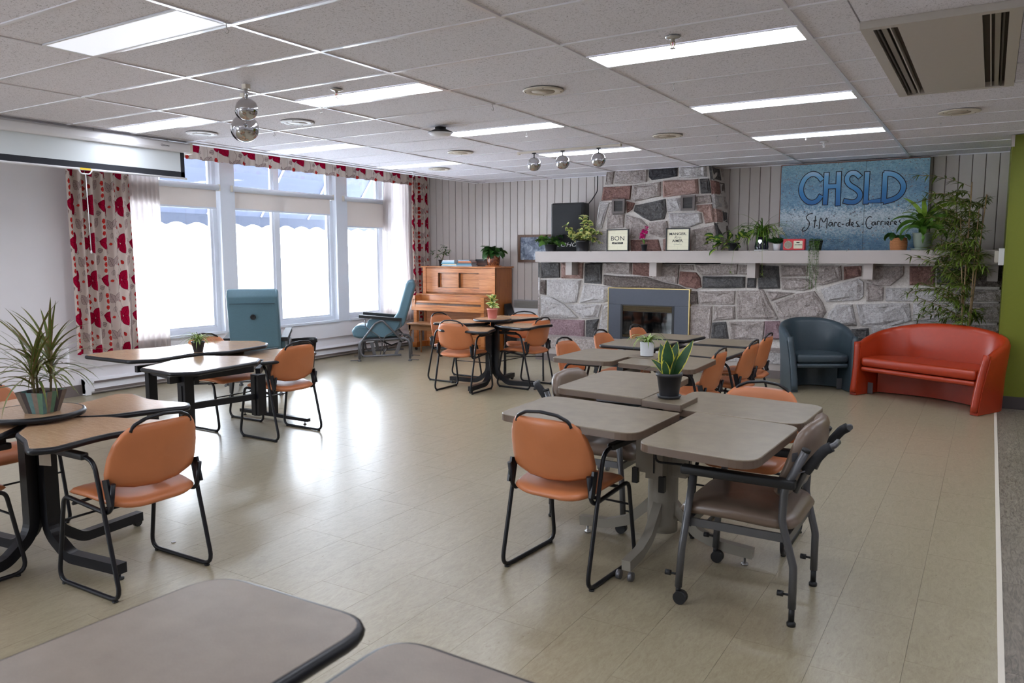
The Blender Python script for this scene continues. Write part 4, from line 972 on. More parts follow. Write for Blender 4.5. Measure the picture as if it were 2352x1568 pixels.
# black-edged table by the fireplace
T3 = (-2.3, 6.65)
t3 = thing('pedestal_table', 'black-edged grey laminate four-leaf table nearest the fireplace', 'table', (T3[0], T3[1], 0), 0)
for z, pts in ((.735, [(-2.92, 6.15), (-2.385, 6.13), (-2.38, 6.80), (-2.93, 6.75)]), (.74, [(-2.86, 6.83), (-2.34, 6.83), (-2.30, 7.33), (-2.91, 7.33)]),
               (.725, [(-2.20, 5.97), (-1.71, 5.89), (-1.69, 6.60), (-2.24, 6.62)]), (.72, [(-2.28, 6.80), (-1.77, 6.77), (-1.80, 7.33), (-2.29, 7.33)])):
    slab(t3, pts, z, M['lam_grey'], M['black'], .030, r=.08, ox=T3[0], oy=T3[1])
    c = sum((Vector(p) for p in pts), Vector((0, 0)))/4-Vector(T3)
    MB().bar((0, 0, z-.05), (c.x, c.y, z-.05), .05, .04).obj('support_arm', M['black'], t3)
for k in range(4):
    a = PI/4+k*PI/2; c, s = math.cos(a), math.sin(a)
    P = rp([(.06*c, .06*s, .69), (.06*c, .06*s, .12), (.16*c, .16*s, .05), (.5*c, .5*s, .05)], .12, 5)
    m = MB(); m.sweep(P, (-s, c, 0), .04, .05)
    m.obj('leg', M['black'], t3)
# wedge-leaf tables with a round centre
def wedge_table(name, lab, cx, cy, rot, hs, disc_z, scale=1.0):
    t = thing(name, lab, 'table', (cx, cy, 0), rot)
    base = [(.06, .075), (.21, .255), (.255, .42), (.335, .60), (.25, .655), (0, .60), (-.25, .655), (-.335, .60), (-.255, .42), (-.21, .255), (-.06, .075)]
    rad = [.01, .12, .15, .045, .045, .4, .045, .045, .15, .12, .01]
    for k in range(4):
        a = k*PI/2; c, s = math.cos(a), math.sin(a)
        pts = [((x*c-y*s)*scale, (x*s+y*c)*scale) for x, y in base]
        slab(t, pts, hs[k], M['lam_oak'], M['black'], .030, radii=rad)
        arm = MB().bar((-.05*s, .05*c, hs[k]-.05), (-.42*s, .42*c, hs[k]-.05), .05, .035).box(-.03, .03, .40, .50, hs[k]-.06, hs[k]-.03, Matrix.Rotation(a, 4, 'Z')).obj('support_arm', M['black'], t)
        a2 = a+.12; c, s = math.cos(a2), math.sin(a2)
        P = rp([(.055*c, .055*s, .70), (.055*c, .055*s, .16), (.20*c, .20*s, .055), (.56*c, .56*s, .055)], [0, .14, .12, 0], 6)
        m = MB(); m.sweep(P, (-s, c, 0), .052, .05)
        lg = m.obj('leg', M['black'], t)
        e = (.54*c, .54*s)
        if k % 2: MB().tube([(e[0]-.012*s*-1, e[1]-.012*c, .024), (e[0]+.012*s*-1, e[1]+.012*c, .024)], .024, 12).obj('caster', M['blackplastic'], lg)
        else: MB().lathe([(.02, 0), (.02, .008), (.006, .01), (.006, .035)], 10, (e[0], e[1], 0)).obj('leveller', M['blackplastic'], lg)
        MB().box(-.05, .05, .16, .2, hs[k]-.085, hs[k]-.06, Matrix.Rotation(a, 4, 'Z')).obj('lever', M['blackplastic'], t)
    d = MB().prism([(.21*math.cos(2*PI*i/40), .21*math.sin(2*PI*i/40)) for i in range(40)], disc_z-.028, disc_z, bev=.003).obj('center_disc', M['lam_oak'], t)
    MB().tube([(.21*math.cos(2*PI*i/40), .21*math.sin(2*PI*i/40), disc_z-.013) for i in range(40)], .0145, 8, closed=True).obj('edge_bumper', M['black'], d)
    MB().tube([(0, 0, .5), (0, 0, disc_z-.02)], .02, 10).obj('center_post', M['black'], t)
    return t
w1 = wedge_table('wedge_leaf_table', 'light oak table of four wedge leaves with round black-rimmed centre, near left', -3.95, 1.93, 0.0, (.72, .72, .72, .725), .762, 1.03)
MB().box(.10, .165, -.098, -.096, .52, .68, Matrix.Rotation(math.radians(20), 4, 'Z')).obj('maker_label', M['offwhite'], w1)
wedge_table('wedge_leaf_table', 'light oak table of four wedge leaves with round centre, near the piano', -4.87, 7.44, 0.0, (.775, .74, .705, .735), .79, 1.0)
# rectangular wavy-edge table in the glare
T5 = (-5.3, 4.0)
t5 = thing('adjustable_table', 'wavy-edged oak table with black bumper on a black rail frame, gleaming in window light', 'table', (T5[0], T5[1], 0), 0)
slab(t5, [(-6.0, 3.32), (-5.42, 3.33), (-5.31, 3.50), (-5.38, 3.85), (-5.26, 4.08), (-5.34, 4.55), (-5.47, 4.68), (-5.66, 4.74), (-6.06, 4.52), (-5.98, 4.05), (-6.1, 3.6)], .742, M['lam_oak'], M['black'], .030, radii=[.06, .08, .08, .15, .15, .08, .06, .06, .1, .2, .1], ox=T5[0], oy=T5[1])
slab(t5, [(-5.0, 3.15), (-4.62, 3.12), (-4.49, 3.24), (-4.56, 3.80), (-4.68, 3.93), (-4.90, 3.96), (-5.2, 3.80), (-5.16, 3.5)], .742, M['lam_oak'], M['black'], .030, r=.06, ox=T5[0], oy=T5[1])
slab(t5, [(-5.51, 4.12), (-5.26, 4.26), (-5.02, 4.24), (-4.90, 4.10), (-4.88, 4.30), (-4.90, 4.66), (-5.04, 4.85), (-5.46, 4.86), (-5.57, 4.59)], .672, M['lam_oak'], M['black'], .030, r=.06, ox=T5[0], oy=T5[1])
def rel(x, y): return (x-T5[0], y-T5[1])
for yy in (3.62, 4.83):
    m = MB().bar((*rel(-6.05, yy), .045), (*rel(-5.14, yy), .045), .04, .03)
    fb = m.obj('foot_bar', M['black'], t5)
    for xx in (-6.0, -5.19): MB().lathe([(.015, 0), (.015, .006), (.005, .01), (.005, .035)], 8, (*rel(xx, yy), 0)).obj('leveller', M['blackplastic'], fb)
    MB().bar((*rel(-5.6, yy), .05), (*rel(-5.6, yy), .64), .05, .07, up=(0, 1, 0)).obj('leg_post', M['black'], t5)
    MB().bar((*rel(-5.6, yy), .61), (*rel(-4.86, yy-.12 if yy < 4 else 4.05), .61), .035, .05).obj('side_rail', M['black'], t5)
for (xx, yy) in ((-4.88, 3.42), (-4.80, 4.0)):
    o = MB().bar((*rel(xx, yy), .28), (*rel(xx, yy), .705 if yy < 3.6 else .60), .085, .075, up=(0, 1, 0)).obj('lift_column', M['black'], t5)
    MB().box(xx-T5[0]-.012, xx-T5[0]+.012, yy-T5[1]-.045, yy-T5[1]+.045, .28, .59).obj('groove', M['blackplastic'], o)
MB().bar((*rel(-4.88, 3.42), .43), (*rel(-4.80, 4.0), .43), .03, .045).obj('low_rail', M['black'], t5)
MB().bar((*rel(-4.9, 3.3), .64), (*rel(-4.86, 4.0), .64), .035, .05).bar((*rel(-5.6, 3.5), .64), (*rel(-5.6, 4.9), .64), .035, .05).obj('top_rail', M['black'], t5)
MB().bar((*rel(-5.6, 3.7), .69), (*rel(-5.6, 4.5), .69), .06, .05).bar((*rel(-5.4, 4.45), .62), (*rel(-5.05, 4.45), .62), .06, .03).obj('support_arm', M['black'], t5)
# foreground table
T6 = (-1.1, .75)
t6 = thing('foreground_table', 'mauve-brown laminate table with two black-edged leaves, cut off at the bottom edge', 'table', (T6[0], T6[1], 0), 0)
slab(t6, [(-1.565, 1.165), (-1.06, 1.178), (-1.045, .35), (-1.59, .28)], .75, M['lam_mauve'], M['black'], .032, radii=[.11, .10, .07, .07], ox=T6[0], oy=T6[1])
slab(t6, [(-.995, 1.155), (-.38, 1.145), (-.37, .55), (-.975, .52)], .75, M['lam_mauve'], M['black'], .032, radii=[.09, .08, .07, .07], ox=T6[0], oy=T6[1])
MB().lathe([(.05, .1), (.05, .70)], 16).obj('column', M['black'], t6)
MB().bar((-.3, .05, .695), (.45, .1, .695), .05, .04).obj('support_arm', M['black'], t6)
for k in range(4):
    a = PI/4+k*PI/2; c, s = math.cos(a), math.sin(a); m = MB()
    P = rp([(.04*c, .04*s, .2), (.12*c, .12*s, .05), (.42*c, .42*s, .05)], .05, 4)
    m.sweep(P, (-s, c, 0), .05, .05)
    lg = m.obj('leg', M['black'], t6); MB().lathe([(.018, 0), (.018, .03)], 10, (.40*c, .40*s, 0)).obj('leveller', M['blackplastic'], lg)
# ------------------------------------------------------------ curtains, sheers, blinds, screen
def drape(name, label, cat, y0, y1, z0, z1, xx, mat, folds, amp, full=1.5, group=None, taper=0.0, seed=1, thick=False, hem=None):
    """pleated cloth hanging along the window wall; UV is metres of cloth"""
    r = random.Random(seed); t = thing(name, label, cat, (xx, (y0+y1)/2, 0), 0, group)
    nu, nv = folds*10+1, 14; W_ = y1-y0; ph = [r.uniform(-.5, .5) for _ in range(folds+2)]
    vs = []; uv = []
    for j in range(nv):
        v = j/(nv-1); z = z0+(z1-z0)*v
        for i in range(nu):
            u = i/(nu-1); f = u*folds; k = int(f)
            a = amp*(.75+.35*ph[k])*(1-.25*v)
            s_ = math.sin(2*PI*f+ph[k]*.3*math.sin(2*PI*(f-k)))
            yy = y0+W_*u+a*.35*math.cos(2*PI*f)*.8
            yy = (y0+y1)/2+(yy-(y0+y1)/2)*(1-taper*(v))
            vs.append((s_*a+.01*math.sin(7*v+k), yy-(y0+y1)/2, z)); uv.append((u*W_*full, z))
    fs = [(j*nu+i, j*nu+i+1, (j+1)*nu+i+1, (j+1)*nu+i) for j in range(nv-1) for i in range(nu-1)]
    m = MB(); m.add(vs, fs, True); m.uv = uv; m.obj('cloth', mat, t)
    if hem:
        m2 = MB(); m2.add([(x+.006, y, z0+(z-z0)*hem/(z1-z0)) for x, y, z in vs[:nu*2]], [], False)
        b = [(vs[i][0]+.004, vs[i][1], z0+q) for q in (0, hem) for i in range(nu)]
        m3 = MB(); m3.add(b, [(i, i+1, nu+i+1, nu+i) for i in range(nu-1)], True); m3.obj('hem', mat, t)
    MB().tube([(0, -W_/2-.02, z1+.01), (0, W_/2+.02, z1+.01)], .009, 6).obj('track', M['white'], t)
    return t
drape('printed_curtain', 'long curtain printed with crimson and grey leaves at the left end of the windows', 'curtain', 4.45, 5.14, .47, 2.95, -8.17, M['curtain'], 6, .055, 2.5, seed=3)
drape('printed_curtain', 'long curtain printed with crimson and grey leaves in the corner beside the piano', 'curtain', 10.00, 10.46, .47, 2.95, -8.12, M['curtain'], 5, .05, 2.6, seed=8)
drape('sheer_curtain', 'white sheer curtain next to the left leaf-print curtain', 'curtain', 5.08, 5.58, .45, 2.90, -8.22, M['sheer'], 7, .03, 2, seed=5, taper=.22, hem=.1)
drape('sheer_curtain', 'white sheer curtain in front of the rightmost window', 'curtain', 9.36, 10.10, .45, 2.90, -8.22, M['sheer'], 9, .03, 2, seed=6, taper=.2, hem=.1)
# valance
va = thing('valance', 'gathered leaf-print valance along the top of the windows', 'valance', (-8.08, 7.1, 0))
vs = []; uv = []; nu = 420
for j in range(5):
    z = 2.645+.19*j/4
    for i in range(nu):
        y = 4.3+(9.98-4.3)*i/(nu-1); s_ = .018*math.sin(i*.42)+.008*math.sin(i*1.1+1)
        vs.append((s_, y-7.1, z+.004*math.sin(i*.42+1)*(1 if j == 0 else 0))); uv.append((y*1.02, z+.018))
m = MB(); m.add(vs, [(j*nu+i, j*nu+i+1, (j+1)*nu+i+1, (j+1)*nu+i) for j in range(4) for i in range(nu-1)], True); m.uv = uv; m.obj('cloth', M['curtain'], va)
MB().box(-.26, -.02, -2.8, 2.88, 2.83, 2.85).obj('pelmet_board', M['white'], va)
for k, (y0, y1, zb, nm) in enumerate(((5.0, 6.41, 2.115, 'first window from the left, behind the screen'), (6.60, 8.38, 2.12, 'wide middle window'), (8.60, 9.62, 1.96, 'right window, pulled lowest'))):
    t = thing('roller_blind', 'cream roller blind on the %s' % nm, 'blind', (-8.30, (y0+y1)/2, 2.36), 0, 'cream roller blinds'); w = (y1-y0)/2
    MB().tube([(0, -w, 0), (0, w, 0)], .036, 14).obj('roller_tube', M['whiteframe'], t)
    MB().box(-.028, -.026, -w+.02, w-.02, zb-2.36, 0).obj('fabric', M['blind'], t)
    MB().box(-.034, -.020, -w+.02, w-.02, zb-2.36-.022, zb-2.36).obj('bottom_bar', M['whiteframe'], t)
    for s in (-1, 1): MB().box(-.04, .038, s*w-.004, s*w+.004, -.04, .04).obj('bracket', M['offwhite'], t)
# projection screen
ps = thing('projection_screen', 'long white pull-down projection screen hanging from the ceiling at the left', 'projector screen', (-7.10, 3.70, 2.594))
L0, L1 = -1.9, 1.44
MB().prism(rp([(-.05, -.045), (.04, -.045), (.05, -.02), (.05, .035), (.03, .05), (-.05, .05)], .012, 3, True), L0, L1, M=Matrix(((1, 0, 0, 0), (0, 0, 1, 0), (0, 1, 0, .01), (0, 0, 0, 1)))).obj('housing', M['white'], ps)
for s in (L0, L1): MB().box(-.055, .056, s-.012, s+.012, -.042, .066).obj('end_cap', M['offwhite'], ps)
MB().box(-.002, .0, L0+.1, L1-.09, -.235, -.03).obj('screen_cloth', M['screenwhite'], ps)
MB().box(.0003, .001, L0+.1, L1-.055, -.283, -.228).obj('black_border', M['screenblack'], ps)
MB().box(-.0025, .001, L1-.10, L1-.055, -.28, -.03).obj('black_border_side', M['screenblack'], ps)
MB().tube([(0, L0+.1, -.293), (0, L1-.035, -.293)], .011, 8).obj('weight_bar', M['white'], ps)
MB().box(.010, .013, .30, .40, -.300, -.283).obj('yellow_label', M['yellow'], ps, 'yellow sticker')
MB().tube(rp([(.005, .29, -.30), (.005, .31, -.335), (.005, .39, -.335), (.005, .41, -.30)], .03, 5), .006, 6).obj('pull_handle', M['white'], ps)
MB().tube([(.005, .35, -.335), (.008, .352, -.6), (.005, .36, -1.03)], .0045, 6).lathe([(.004, 0), (.009, .01), (.006, .03)], 8, (.005, .36, -1.06)).obj('pull_cord', M['white'], ps)
text_part('Optoma', .028, M['ink'], ps, (.0512, L1-.30, .012), (PI/2, 0, PI/2), shear=.3)
for y in (-1.2, .45, 1.2): MB().tube(rp([(0, y, .06), (0, y, .095)], .0, 2), .004, 6).lathe([(.012, 0), (.012, .006)], 10, (0, y, .058)).obj('hanger', M['steel'], ps)
# ------------------------------------------------------------ things on the ceiling
def ceil_speaker(x, y, label, all_white=False, r=.145):
    t = thing('ceiling_speaker', label, 'speaker', (x, y, ZC), 0, 'round ceiling grilles')
    mt = M['offwhite'] if not all_white else M['white']  # flag picks plain white for plate and mesh
    MB().lathe([(r, 0), (r, -.004), (r-.01, -.008), (.09, -.009), (.085, -.005), (.0001, -.005)], 36).obj('plate', mt, t)
    MB().lathe([(.083, -.0052), (.083, -.0075), (.0001, -.0085)], 30).obj('mesh_disc', plain('speaker_mesh', srgb(180, 168, 150), .7) if not all_white else mt, t)
    for k in range(4):
        a = k*PI/2+.5; MB().lathe([(.005, -.009), (.004, -.011), (.0001, -.011)], 8, (.125*math.cos(a), .125*math.sin(a), 0)).obj('screw', M['blackplastic'], t)
ceil_speaker(-2.76, 4.88, 'round ceiling speaker left of the long light nearest the viewer')
ceil_speaker(-2.75, 7.32, 'round ceiling speaker between the middle and right light rows')
ceil_speaker(-.29, 7.36, 'round ceiling speaker beyond the air conditioner on the right', r=.155)
ceil_speaker(-5.18, 7.26, 'round ceiling speaker beyond the smoke detector')
ceil_speaker(-6.41, 8.49, 'round ceiling speaker farthest left, near the corner curtain')
ceil_speaker(-5.22, 4.88, 'white round ceiling plate right of the stacked chrome globes', True)
ceil_speaker(-6.47, 4.84, 'white round ceiling plate left of the stacked chrome globes', True)
sm = thing('smoke_detector', 'white smoke detector with a dark base on the ceiling', 'detector', (-4.32, 5.75, ZC))
MB().lathe([(.05, 0), (.05, -.022), (.04, -.024)], 24).obj('base', M['blackplastic'], sm)
MB().lathe([(.06, -.022), (.115, -.046), (.112, -.052)], 32).obj('dark_ring', M['blackplastic'], sm)
MB().lathe([(.112, -.052), (.09, -.070), (.05, -.079), (.0001, -.081)], 32).obj('cover', M['white'], sm)
def sprinkler(x, y, label, white=False):
    t = thing('sprinkler', label, 'sprinkler', (x, y, ZC), 0, 'fire sprinklers'); m = M['steel'] if not white else M['white']
    MB().lathe([(.042, 0), (.042, -.003), (.03, -.009), (.012, -.010), (.010, -.025)], 20).obj('escutcheon', m, t)
    f = MB()
    for s in (-1, 1): f.tube(rp([(s*.006, 0, -.02), (s*.013, 0, -.035), (s*.004, 0, -.055)], .01, 3), .0025, 6)
    f.obj('frame_arms', M['brass'] if not white else m, t)['kind'] = 'stuff'
    MB().tube([(0, 0, -.022), (0, 0, -.05)], .0025, 6).obj('bulb', M['red'] if not white else m, t)
    MB().lathe([(.0001, -.058), (.016, -.058), (.016, -.060), (.0001, -.060)], 12).obj('deflector', m, t)
sprinkler(-3.97, 4.08, 'fire sprinkler beside the middle ceiling light in the second row')
sprinkler(-1.51, 4.07, 'fire sprinkler at the right ceiling light nearest the viewer')
sprinkler(-1.53, 8.55, 'small pale fire sprinkler near the painted sign', True)
sprinkler(-6.95, 8.61, 'small pale fire sprinkler at the ceiling edge by the valance', True)
hk = [(-3.33, 2.66), (-4.55, 4.50), (-5.77, 5.1), (-3.33, 5.1), (-1.9, 5.15), (-2.35, 7.6), (-1.6, 8.0), (-.45, 7.9), (-3.0, 8.2), (-6.99, 7.5), (-3.8, 6.4), (-6.99, 9.3)]
for i, (x, y) in enumerate(hk):
    places = ['at the top left beside the dim panel', 'right of the white round ceiling plate', 'left of the white round ceiling plate', 'right of the white round plate on the long grid bar', 'in front of the second right-hand light', 'near the speaker between the light rows', 'near the painted sign', 'on the right, beyond the air conditioner', 'above the chimney', 'above the valance', 'in front of the chrome spotlight track', 'at the far end of the valance']
    t = thing('ceiling_hook', 'tiny metal hook hanging %s' % places[i], 'hook', (x, y, ZC))
    MB().box(-.008, .008, -.015, .015, -.002, .001).obj('clip', M['steel'], t)
    MB().tube(rp([(0, 0, 0), (0, 0, -.02), (0, .012, -.03), (0, .012, -.042), (0, 0, -.048), (0, -.012, -.04)], .008, 3), .002, 5).obj('hook', M['steel'] if i < 6 else M['white'], t)
# chrome eyeball spots on a track
tr = thing('spotlight_track', 'cream ceiling track carrying three chrome globe spotlights', 'track light', (-3.98, 7.58, ZC))
MB().box(-.62, .62, -.018, .018, -.022, -.002).obj('track', M['offwhite'], tr)
MB().box(-.63, -.61, -.02, .02, -.03, -.0).obj('end_cap', M['offwhite'], tr); MB().box(.61, .63, -.02, .02, -.03, -.0).obj('end_cap', M['offwhite'], tr)
for i, (dx, nm) in enumerate(((-.42, 'left'), (-.06, 'middle'), (.37, 'right'))):
    t = thing('globe_spotlight', 'chrome globe spotlight, %s one of three on the far track' % nm, 'spotlight', (-3.98+dx, 7.58, ZC-.022), 0, 'globe spotlights on the far track')
    MB().box(-.02, .02, -.012, .012, -.012, 0).obj('adapter', M['blackplastic'], t)
    MB().tube([(0, 0, 0), (0, 0, -.06)], .006, 8).obj('stem', M['blackplastic'], t)
    MB().ell((0, 0, -.125), (.076, .076, .076), 32, 20).obj('globe', M['chrome'], t)
    MB().lathe([(.034, 0), (.036, .004), (.03, .006)], 20, M=Matrix.Translation((-.02, .03, -.07)) @ Matrix.Rotation(.5, 4, 'Y')).obj('lamp_opening', M['blackplastic'], t)
def ball(x, y, r, drop, lab):
    t = thing('globe_spotlight', lab, 'spotlight', (x, y, ZC), 0, 'stacked globe spotlights')
    MB().box(-.02, .02, -.02, .02, -.03, 0).obj('bracket', M['offwhite'], t)
    MB().tube([(0, 0, -.02), (0, 0, -drop+r*.9)], .011, 8).obj('stem', M['chrome'], t)
    MB().ell((0, 0, -drop), (r, r, r), 36, 22).obj('globe', M['chrome'], t)
    MB().lathe([(r*.55, 0), (r*.6, .006), (r*.5, .01)], 24, M=Matrix.Translation((-r*.66, -r*.1, -drop-r*.35)) @ Matrix.Rotation(-2.0, 4, 'Y')).obj('lamp_opening', M['blackplastic'], t)
ball(-4.375, 3.636, .075, .165, 'chrome globe spotlight, upper and smaller of the stacked pair')
ball(-4.628, 3.826, .097, .245, 'chrome globe spotlight, lower and larger of the stacked pair')
# air conditioner cassette
ac = thing('air_conditioner', 'beige ceiling cassette air conditioner at the top right', 'air conditioner', ((AC[0]+AC[1])/2, (AC[2]+AC[3])/2, ZC))
w, d = (AC[1]-AC[0])/2, (AC[3]-AC[2])/2
acm = plain('beige_casing', srgb(192, 184, 174), .45, 0, .03); acd = plain('duct_dark', srgb(70, 64, 58), .6)
for a in ((-w, w, -d, -d+.05), (-w, w, d-.03, d), (-w, -w+.055, -d+.05, d-.03), (w-.055, w, -d+.05, d-.03)): MB().box(a[0], a[1], a[2], a[3], -.028, .02).obj('frame', acm, ac)
MB().box(-w+.055, w-.055, -d+.05, d-.03, .012, .02).obj('dark_recess', acd, ac)
MB().box(-w+.165, w-.165, -d+.05, d-.03, -.024, .0).obj('center_panel', acm, ac)
for s in (-1, 1):
    MB().box(s*(w-.10)-.012, s*(w-.10)+.012, -d+.05, d-.03, -.02, -.012, Matrix.Identity(4)).obj('air_vane', M['taupe'], ac)
    MB().box(s*(w-.075)-.004, s*(w-.075)+.004, -d+.05, d-.03, -.025, .01).obj('air_vane', acd, ac)
    MB().box(s*(w-.13)-.003, s*(w-.13)+.003, -d+.05, d-.03, -.022, .012).obj('air_vane', acm, ac)
# black cable from the ceiling to the mantel speaker
cb = MB().tube(rp([(-4.98, 10.44, ZC), (-4.985, 10.44, 2.45), (-5.06, 10.42, 2.33), (-5.13, 10.40, 2.245)], .1, 6), .008, 6).obj('speaker_cable', M['blackplastic'])
tag(cb, 'thin black cable running from the ceiling down to the black loudspeaker', 'cable')
# ------------------------------------------------------------ upright piano
P0 = (-7.17, 10.2)
pn = thing('upright_piano', 'honey-brown wooden upright piano in the corner', 'piano', (P0[0], P0[1], 0))
def pb(n, m, x0, x1, y0, y1, z0, z1, par=None, bev=0): return MB().box(x0, x1, y0-P0[1], y1-P0[1], z0, z1, bev=bev).obj(n, M[m], par or pn)
pw = .70
pb('side', 'pianoside', -pw, -pw+.04, 9.97, 10.45, .03, 1.32); pb('side', 'pianoside', pw-.04, pw, 9.97, 10.45, .03, 1.32)
pb('back_panel', 'pianoside', -pw+.04, pw-.04, 10.40, 10.44, .06, 1.32)
pb('lid', 'piano', -pw-.025, pw+.025, 9.93, 10.47, 1.32, 1.342, bev=.006)
fr = pb('front_panel', 'piano', -pw+.04, pw-.04, 10.01, 10.03, .90, 1.32)
for a in ((-pw+.06, -.40, .93, 1.31), (.40+.0, pw-.06, .93, 1.31), (-.40, .40, 1.24, 1.31), (-.40, .40, .93, 1.0), (-.008, .008, 1.0, 1.24)): pb('panel_frame', 'piano', a[0], a[1], 9.965, 10.01, a[2], a[3])
for (a0, a1) in ((-.40, -.008), (.008, .40)):
    for q in ((a0, a1, 1.232, 1.24), (a0, a1, 1.0, 1.006), (a0, a0+.007, 1.006, 1.232), (a1-.007, a1, 1.006, 1.232)): pb('recess_shade_strip', 'framewood', q[0], q[1], 9.975, 10.01, q[2], q[3])  # dark strips stand in for the shade round the recessed panels
for s in (-1, 1): pb('corner_stile', 'piano', s*(pw-.03)-.03, s*(pw-.03)+.03, 9.955, 9.985, .90, 1.32)
MB().ell((-pw+.10, 9.97-P0[1], .96), (.008, .006, .008), 10, 6).obj('lock', M['blackplastic'], pn)
pb('fallboard_ledge', 'piano', -pw-.02, pw-.02, 9.80, 9.98, .885, .903, bev=.004)
pb('fallboard', 'piano', -pw+.02, pw-.06, 9.83, 9.86, .80, .885)
for s in (-1, 1): pb('arm_block', 'piano', s*(pw-.035)-.03, s*(pw-.035)+.03, 9.66, 9.99, .70, .88)
pb('keylid', 'piano', -pw+.06, pw-.06, 9.68, 9.84, .765, .80, bev=.008)
pb('key_slip_dark', 'framewood', -pw+.06, pw-.06, 9.672, 9.70, .735, .765)
pb('keybed', 'piano', -pw-.0, pw, 9.65, 9.99, .645, .70, bev=.004); pb('keyslip', 'piano', -pw+.04, pw-.04, 9.665, 9.69, .70, .737)
for s in (-1, 1):
    lg = pb('front_leg', 'piano', s*(pw-.05)-.03, s*(pw-.05)+.03, 9.68, 9.74, .12, .645)
    pb('toe_block', 'pianoside', s*(pw-.05)-.045, s*(pw-.05)+.045, 9.66, 9.99, .045, .13, bev=.006)
    MB().tube([(s*(pw-.05)-.012, 9.70-P0[1], .023), (s*(pw-.05)+.012, 9.70-P0[1], .023)], .023, 12).obj('caster', M['blackplastic'], lg)
pb('lower_panel', 'piano', -pw+.04, pw-.04, 9.98, 10.01, .06, .645)
pb('kick_rail', 'pianoside', -pw+.04, pw-.04, 9.96, 9.99, .04, .12)
for k in (-.06, .0, .06): MB().tube(rp([(k, 9.98-P0[1], .09), (k, 9.90-P0[1], .08), (k, 9.87-P0[1], .07)], .02, 3), .008, 6).obj('pedal', M['brass'], pn)
# bench
bn = thing('piano_bench', 'brown wooden piano bench with turned legs in front of the piano', 'bench', (-7.18, 9.36, 0))
MB().box(-.42, .42, -.17, .17, .455, .485, bev=.008).obj('seat', M['benchwood'], bn)
for a in ((-.39, .39, -.15, -.13), (-.39, .39, .13, .15), (-.39, -.37, -.13, .13), (.37, .39, -.13, .13)): MB().box(a[0], a[1], a[2], a[3], .38, .455).obj('apron', M['benchwood'], bn)
for sx in (-1, 1):
    for sy in (-1, 1):
        MB().box(sx*.375-.02, sx*.375+.02, sy*.13-.02, sy*.13+.02, .36, .45).lathe([(.012, 0), (.014, .05), (.017, .16), (.019, .24), (.013, .26), (.020, .28), (.013, .30), (.020, .33), (.018, .36)], 12, (sx*.375, sy*.13, 0)).obj('turned_leg', M['benchwood'], bn)
# books in two piles
rb = random.Random(21)
bc = {'pale blue': srgb(168, 200, 214), 'white': srgb(226, 226, 228), 'cream': srgb(224, 208, 176), 'teal': srgb(70, 140, 160), 'orange': srgb(206, 112, 52), 'brown': srgb(98, 66, 54), 'grey-blue': srgb(132, 150, 166), 'tan': srgb(200, 152, 96), 'dark brown': srgb(70, 50, 44), 'black': srgb(40, 38, 42)}
def book(x, y, z, w, d, h, rz, colname, label):
    t = thing('book', label, 'book', (x, y, z), rz, 'books on top of the piano')
    m = plain('cover_'+colname.replace(' ', '_'), bc[colname], .5, 0, .05)
    MB().box(-w/2, w/2, -d/2, d/2, 0, .0025).box(-w/2, w/2, -d/2, d/2, h-.0025, h).box(-w/2, w/2, -d/2, -d/2+.003, .0025, h-.0025).obj('cover', m, t)
    MB().box(-w/2+.003, w/2-.003, -d/2+.003, d/2-.004, .0025, h-.0025).obj('pages', M['white'], t)
piles = [(-7.36, ['pale blue', 'cream', 'teal', 'pale blue', 'white'], 'left pile'), (-7.05, ['grey-blue', 'teal', 'brown', 'orange', 'grey-blue'], 'middle pile'), (-6.86, ['dark brown', 'brown', 'dark brown', 'black'], 'right pile')]
pos = ['bottom', 'second from the bottom', 'third from the bottom', 'fourth from the bottom', 'top']
for px, cols_, nm in piles:
    z = 1.342; n = len(cols_)
    for i, c in enumerate(cols_):
        h = rb.uniform(.017, .024) if n == 5 else .028; w = .34-.035*i*.6 if nm != 'right pile' else .26-.03*i
        book(px+rb.uniform(-.015, .015), 10.08+rb.uniform(-.01, .01)+(.14 if nm == 'right pile' else 0), z, w*.88 if nm != 'right pile' else w, .22 if nm != 'right pile' else .2, h, rb.uniform(-.06, .06), c, '%s book on the piano, %s of the %s' % (c, 'top' if i == n-1 else pos[i], nm)); z += h+.0003
# framed picture, wall convector, black stand beside the piano
pc = thing('framed_picture', 'walnut-framed black and white photograph behind glass, left of the mantel', 'picture', (-6.045, 10.475, 1.62))
fw, fh = .315, .215
for a in ((-fw, fw, fh-.04, fh), (-fw, fw, -fh, -fh+.04), (-fw, -fw+.04, -fh+.04, fh-.04), (fw-.04, fw, -fh+.04, fh-.04)): MB().box(a[0], a[1], -.018, .008, a[2], a[3]).obj('frame_side', M['framewood'], pc)
def photo():
    t = NT('faded_photograph'); v = t.coord(scale=(1, 1, 1)); n = t.noise(v, 9, 5, .6, 1.2); t.set(col=t.ramp(n, [(.35, srgb(70, 80, 98)), (.55, srgb(150, 160, 178)), (.7, srgb(222, 228, 236))]), rough=.15); return t.m
MB().box(-fw+.04, fw-.04, 0, .004, -fh+.04, fh-.04).obj('print', photo(), pc)
MB().box(-fw+.042, fw-.042, -.006, -.004, -fh+.042, fh-.042).obj('glass', M['glass'], pc)
cv = thing('wall_convector', 'white wall convector heater with grey slotted top beside the piano', 'heater', (-6.12, 10.45, .6))
MB().box(-.28, .28, -.05, .035, -.34, .09).obj('casing', M['white'], cv)
for i in range(9): MB().box(-.265, .265, -.058, -.045, .095+i*.013, .101+i*.013).obj('slat', M['taupe'], cv)
MB().box(-.28, .28, -.045, .035, .09, .215).obj('grille_back', plain('grille_grey', srgb(158, 155, 158), .5), cv)
sd = thing('folded_stand', 'black folded board leaning between piano and wall convector', 'stand', (-6.44, 10.28, 0))
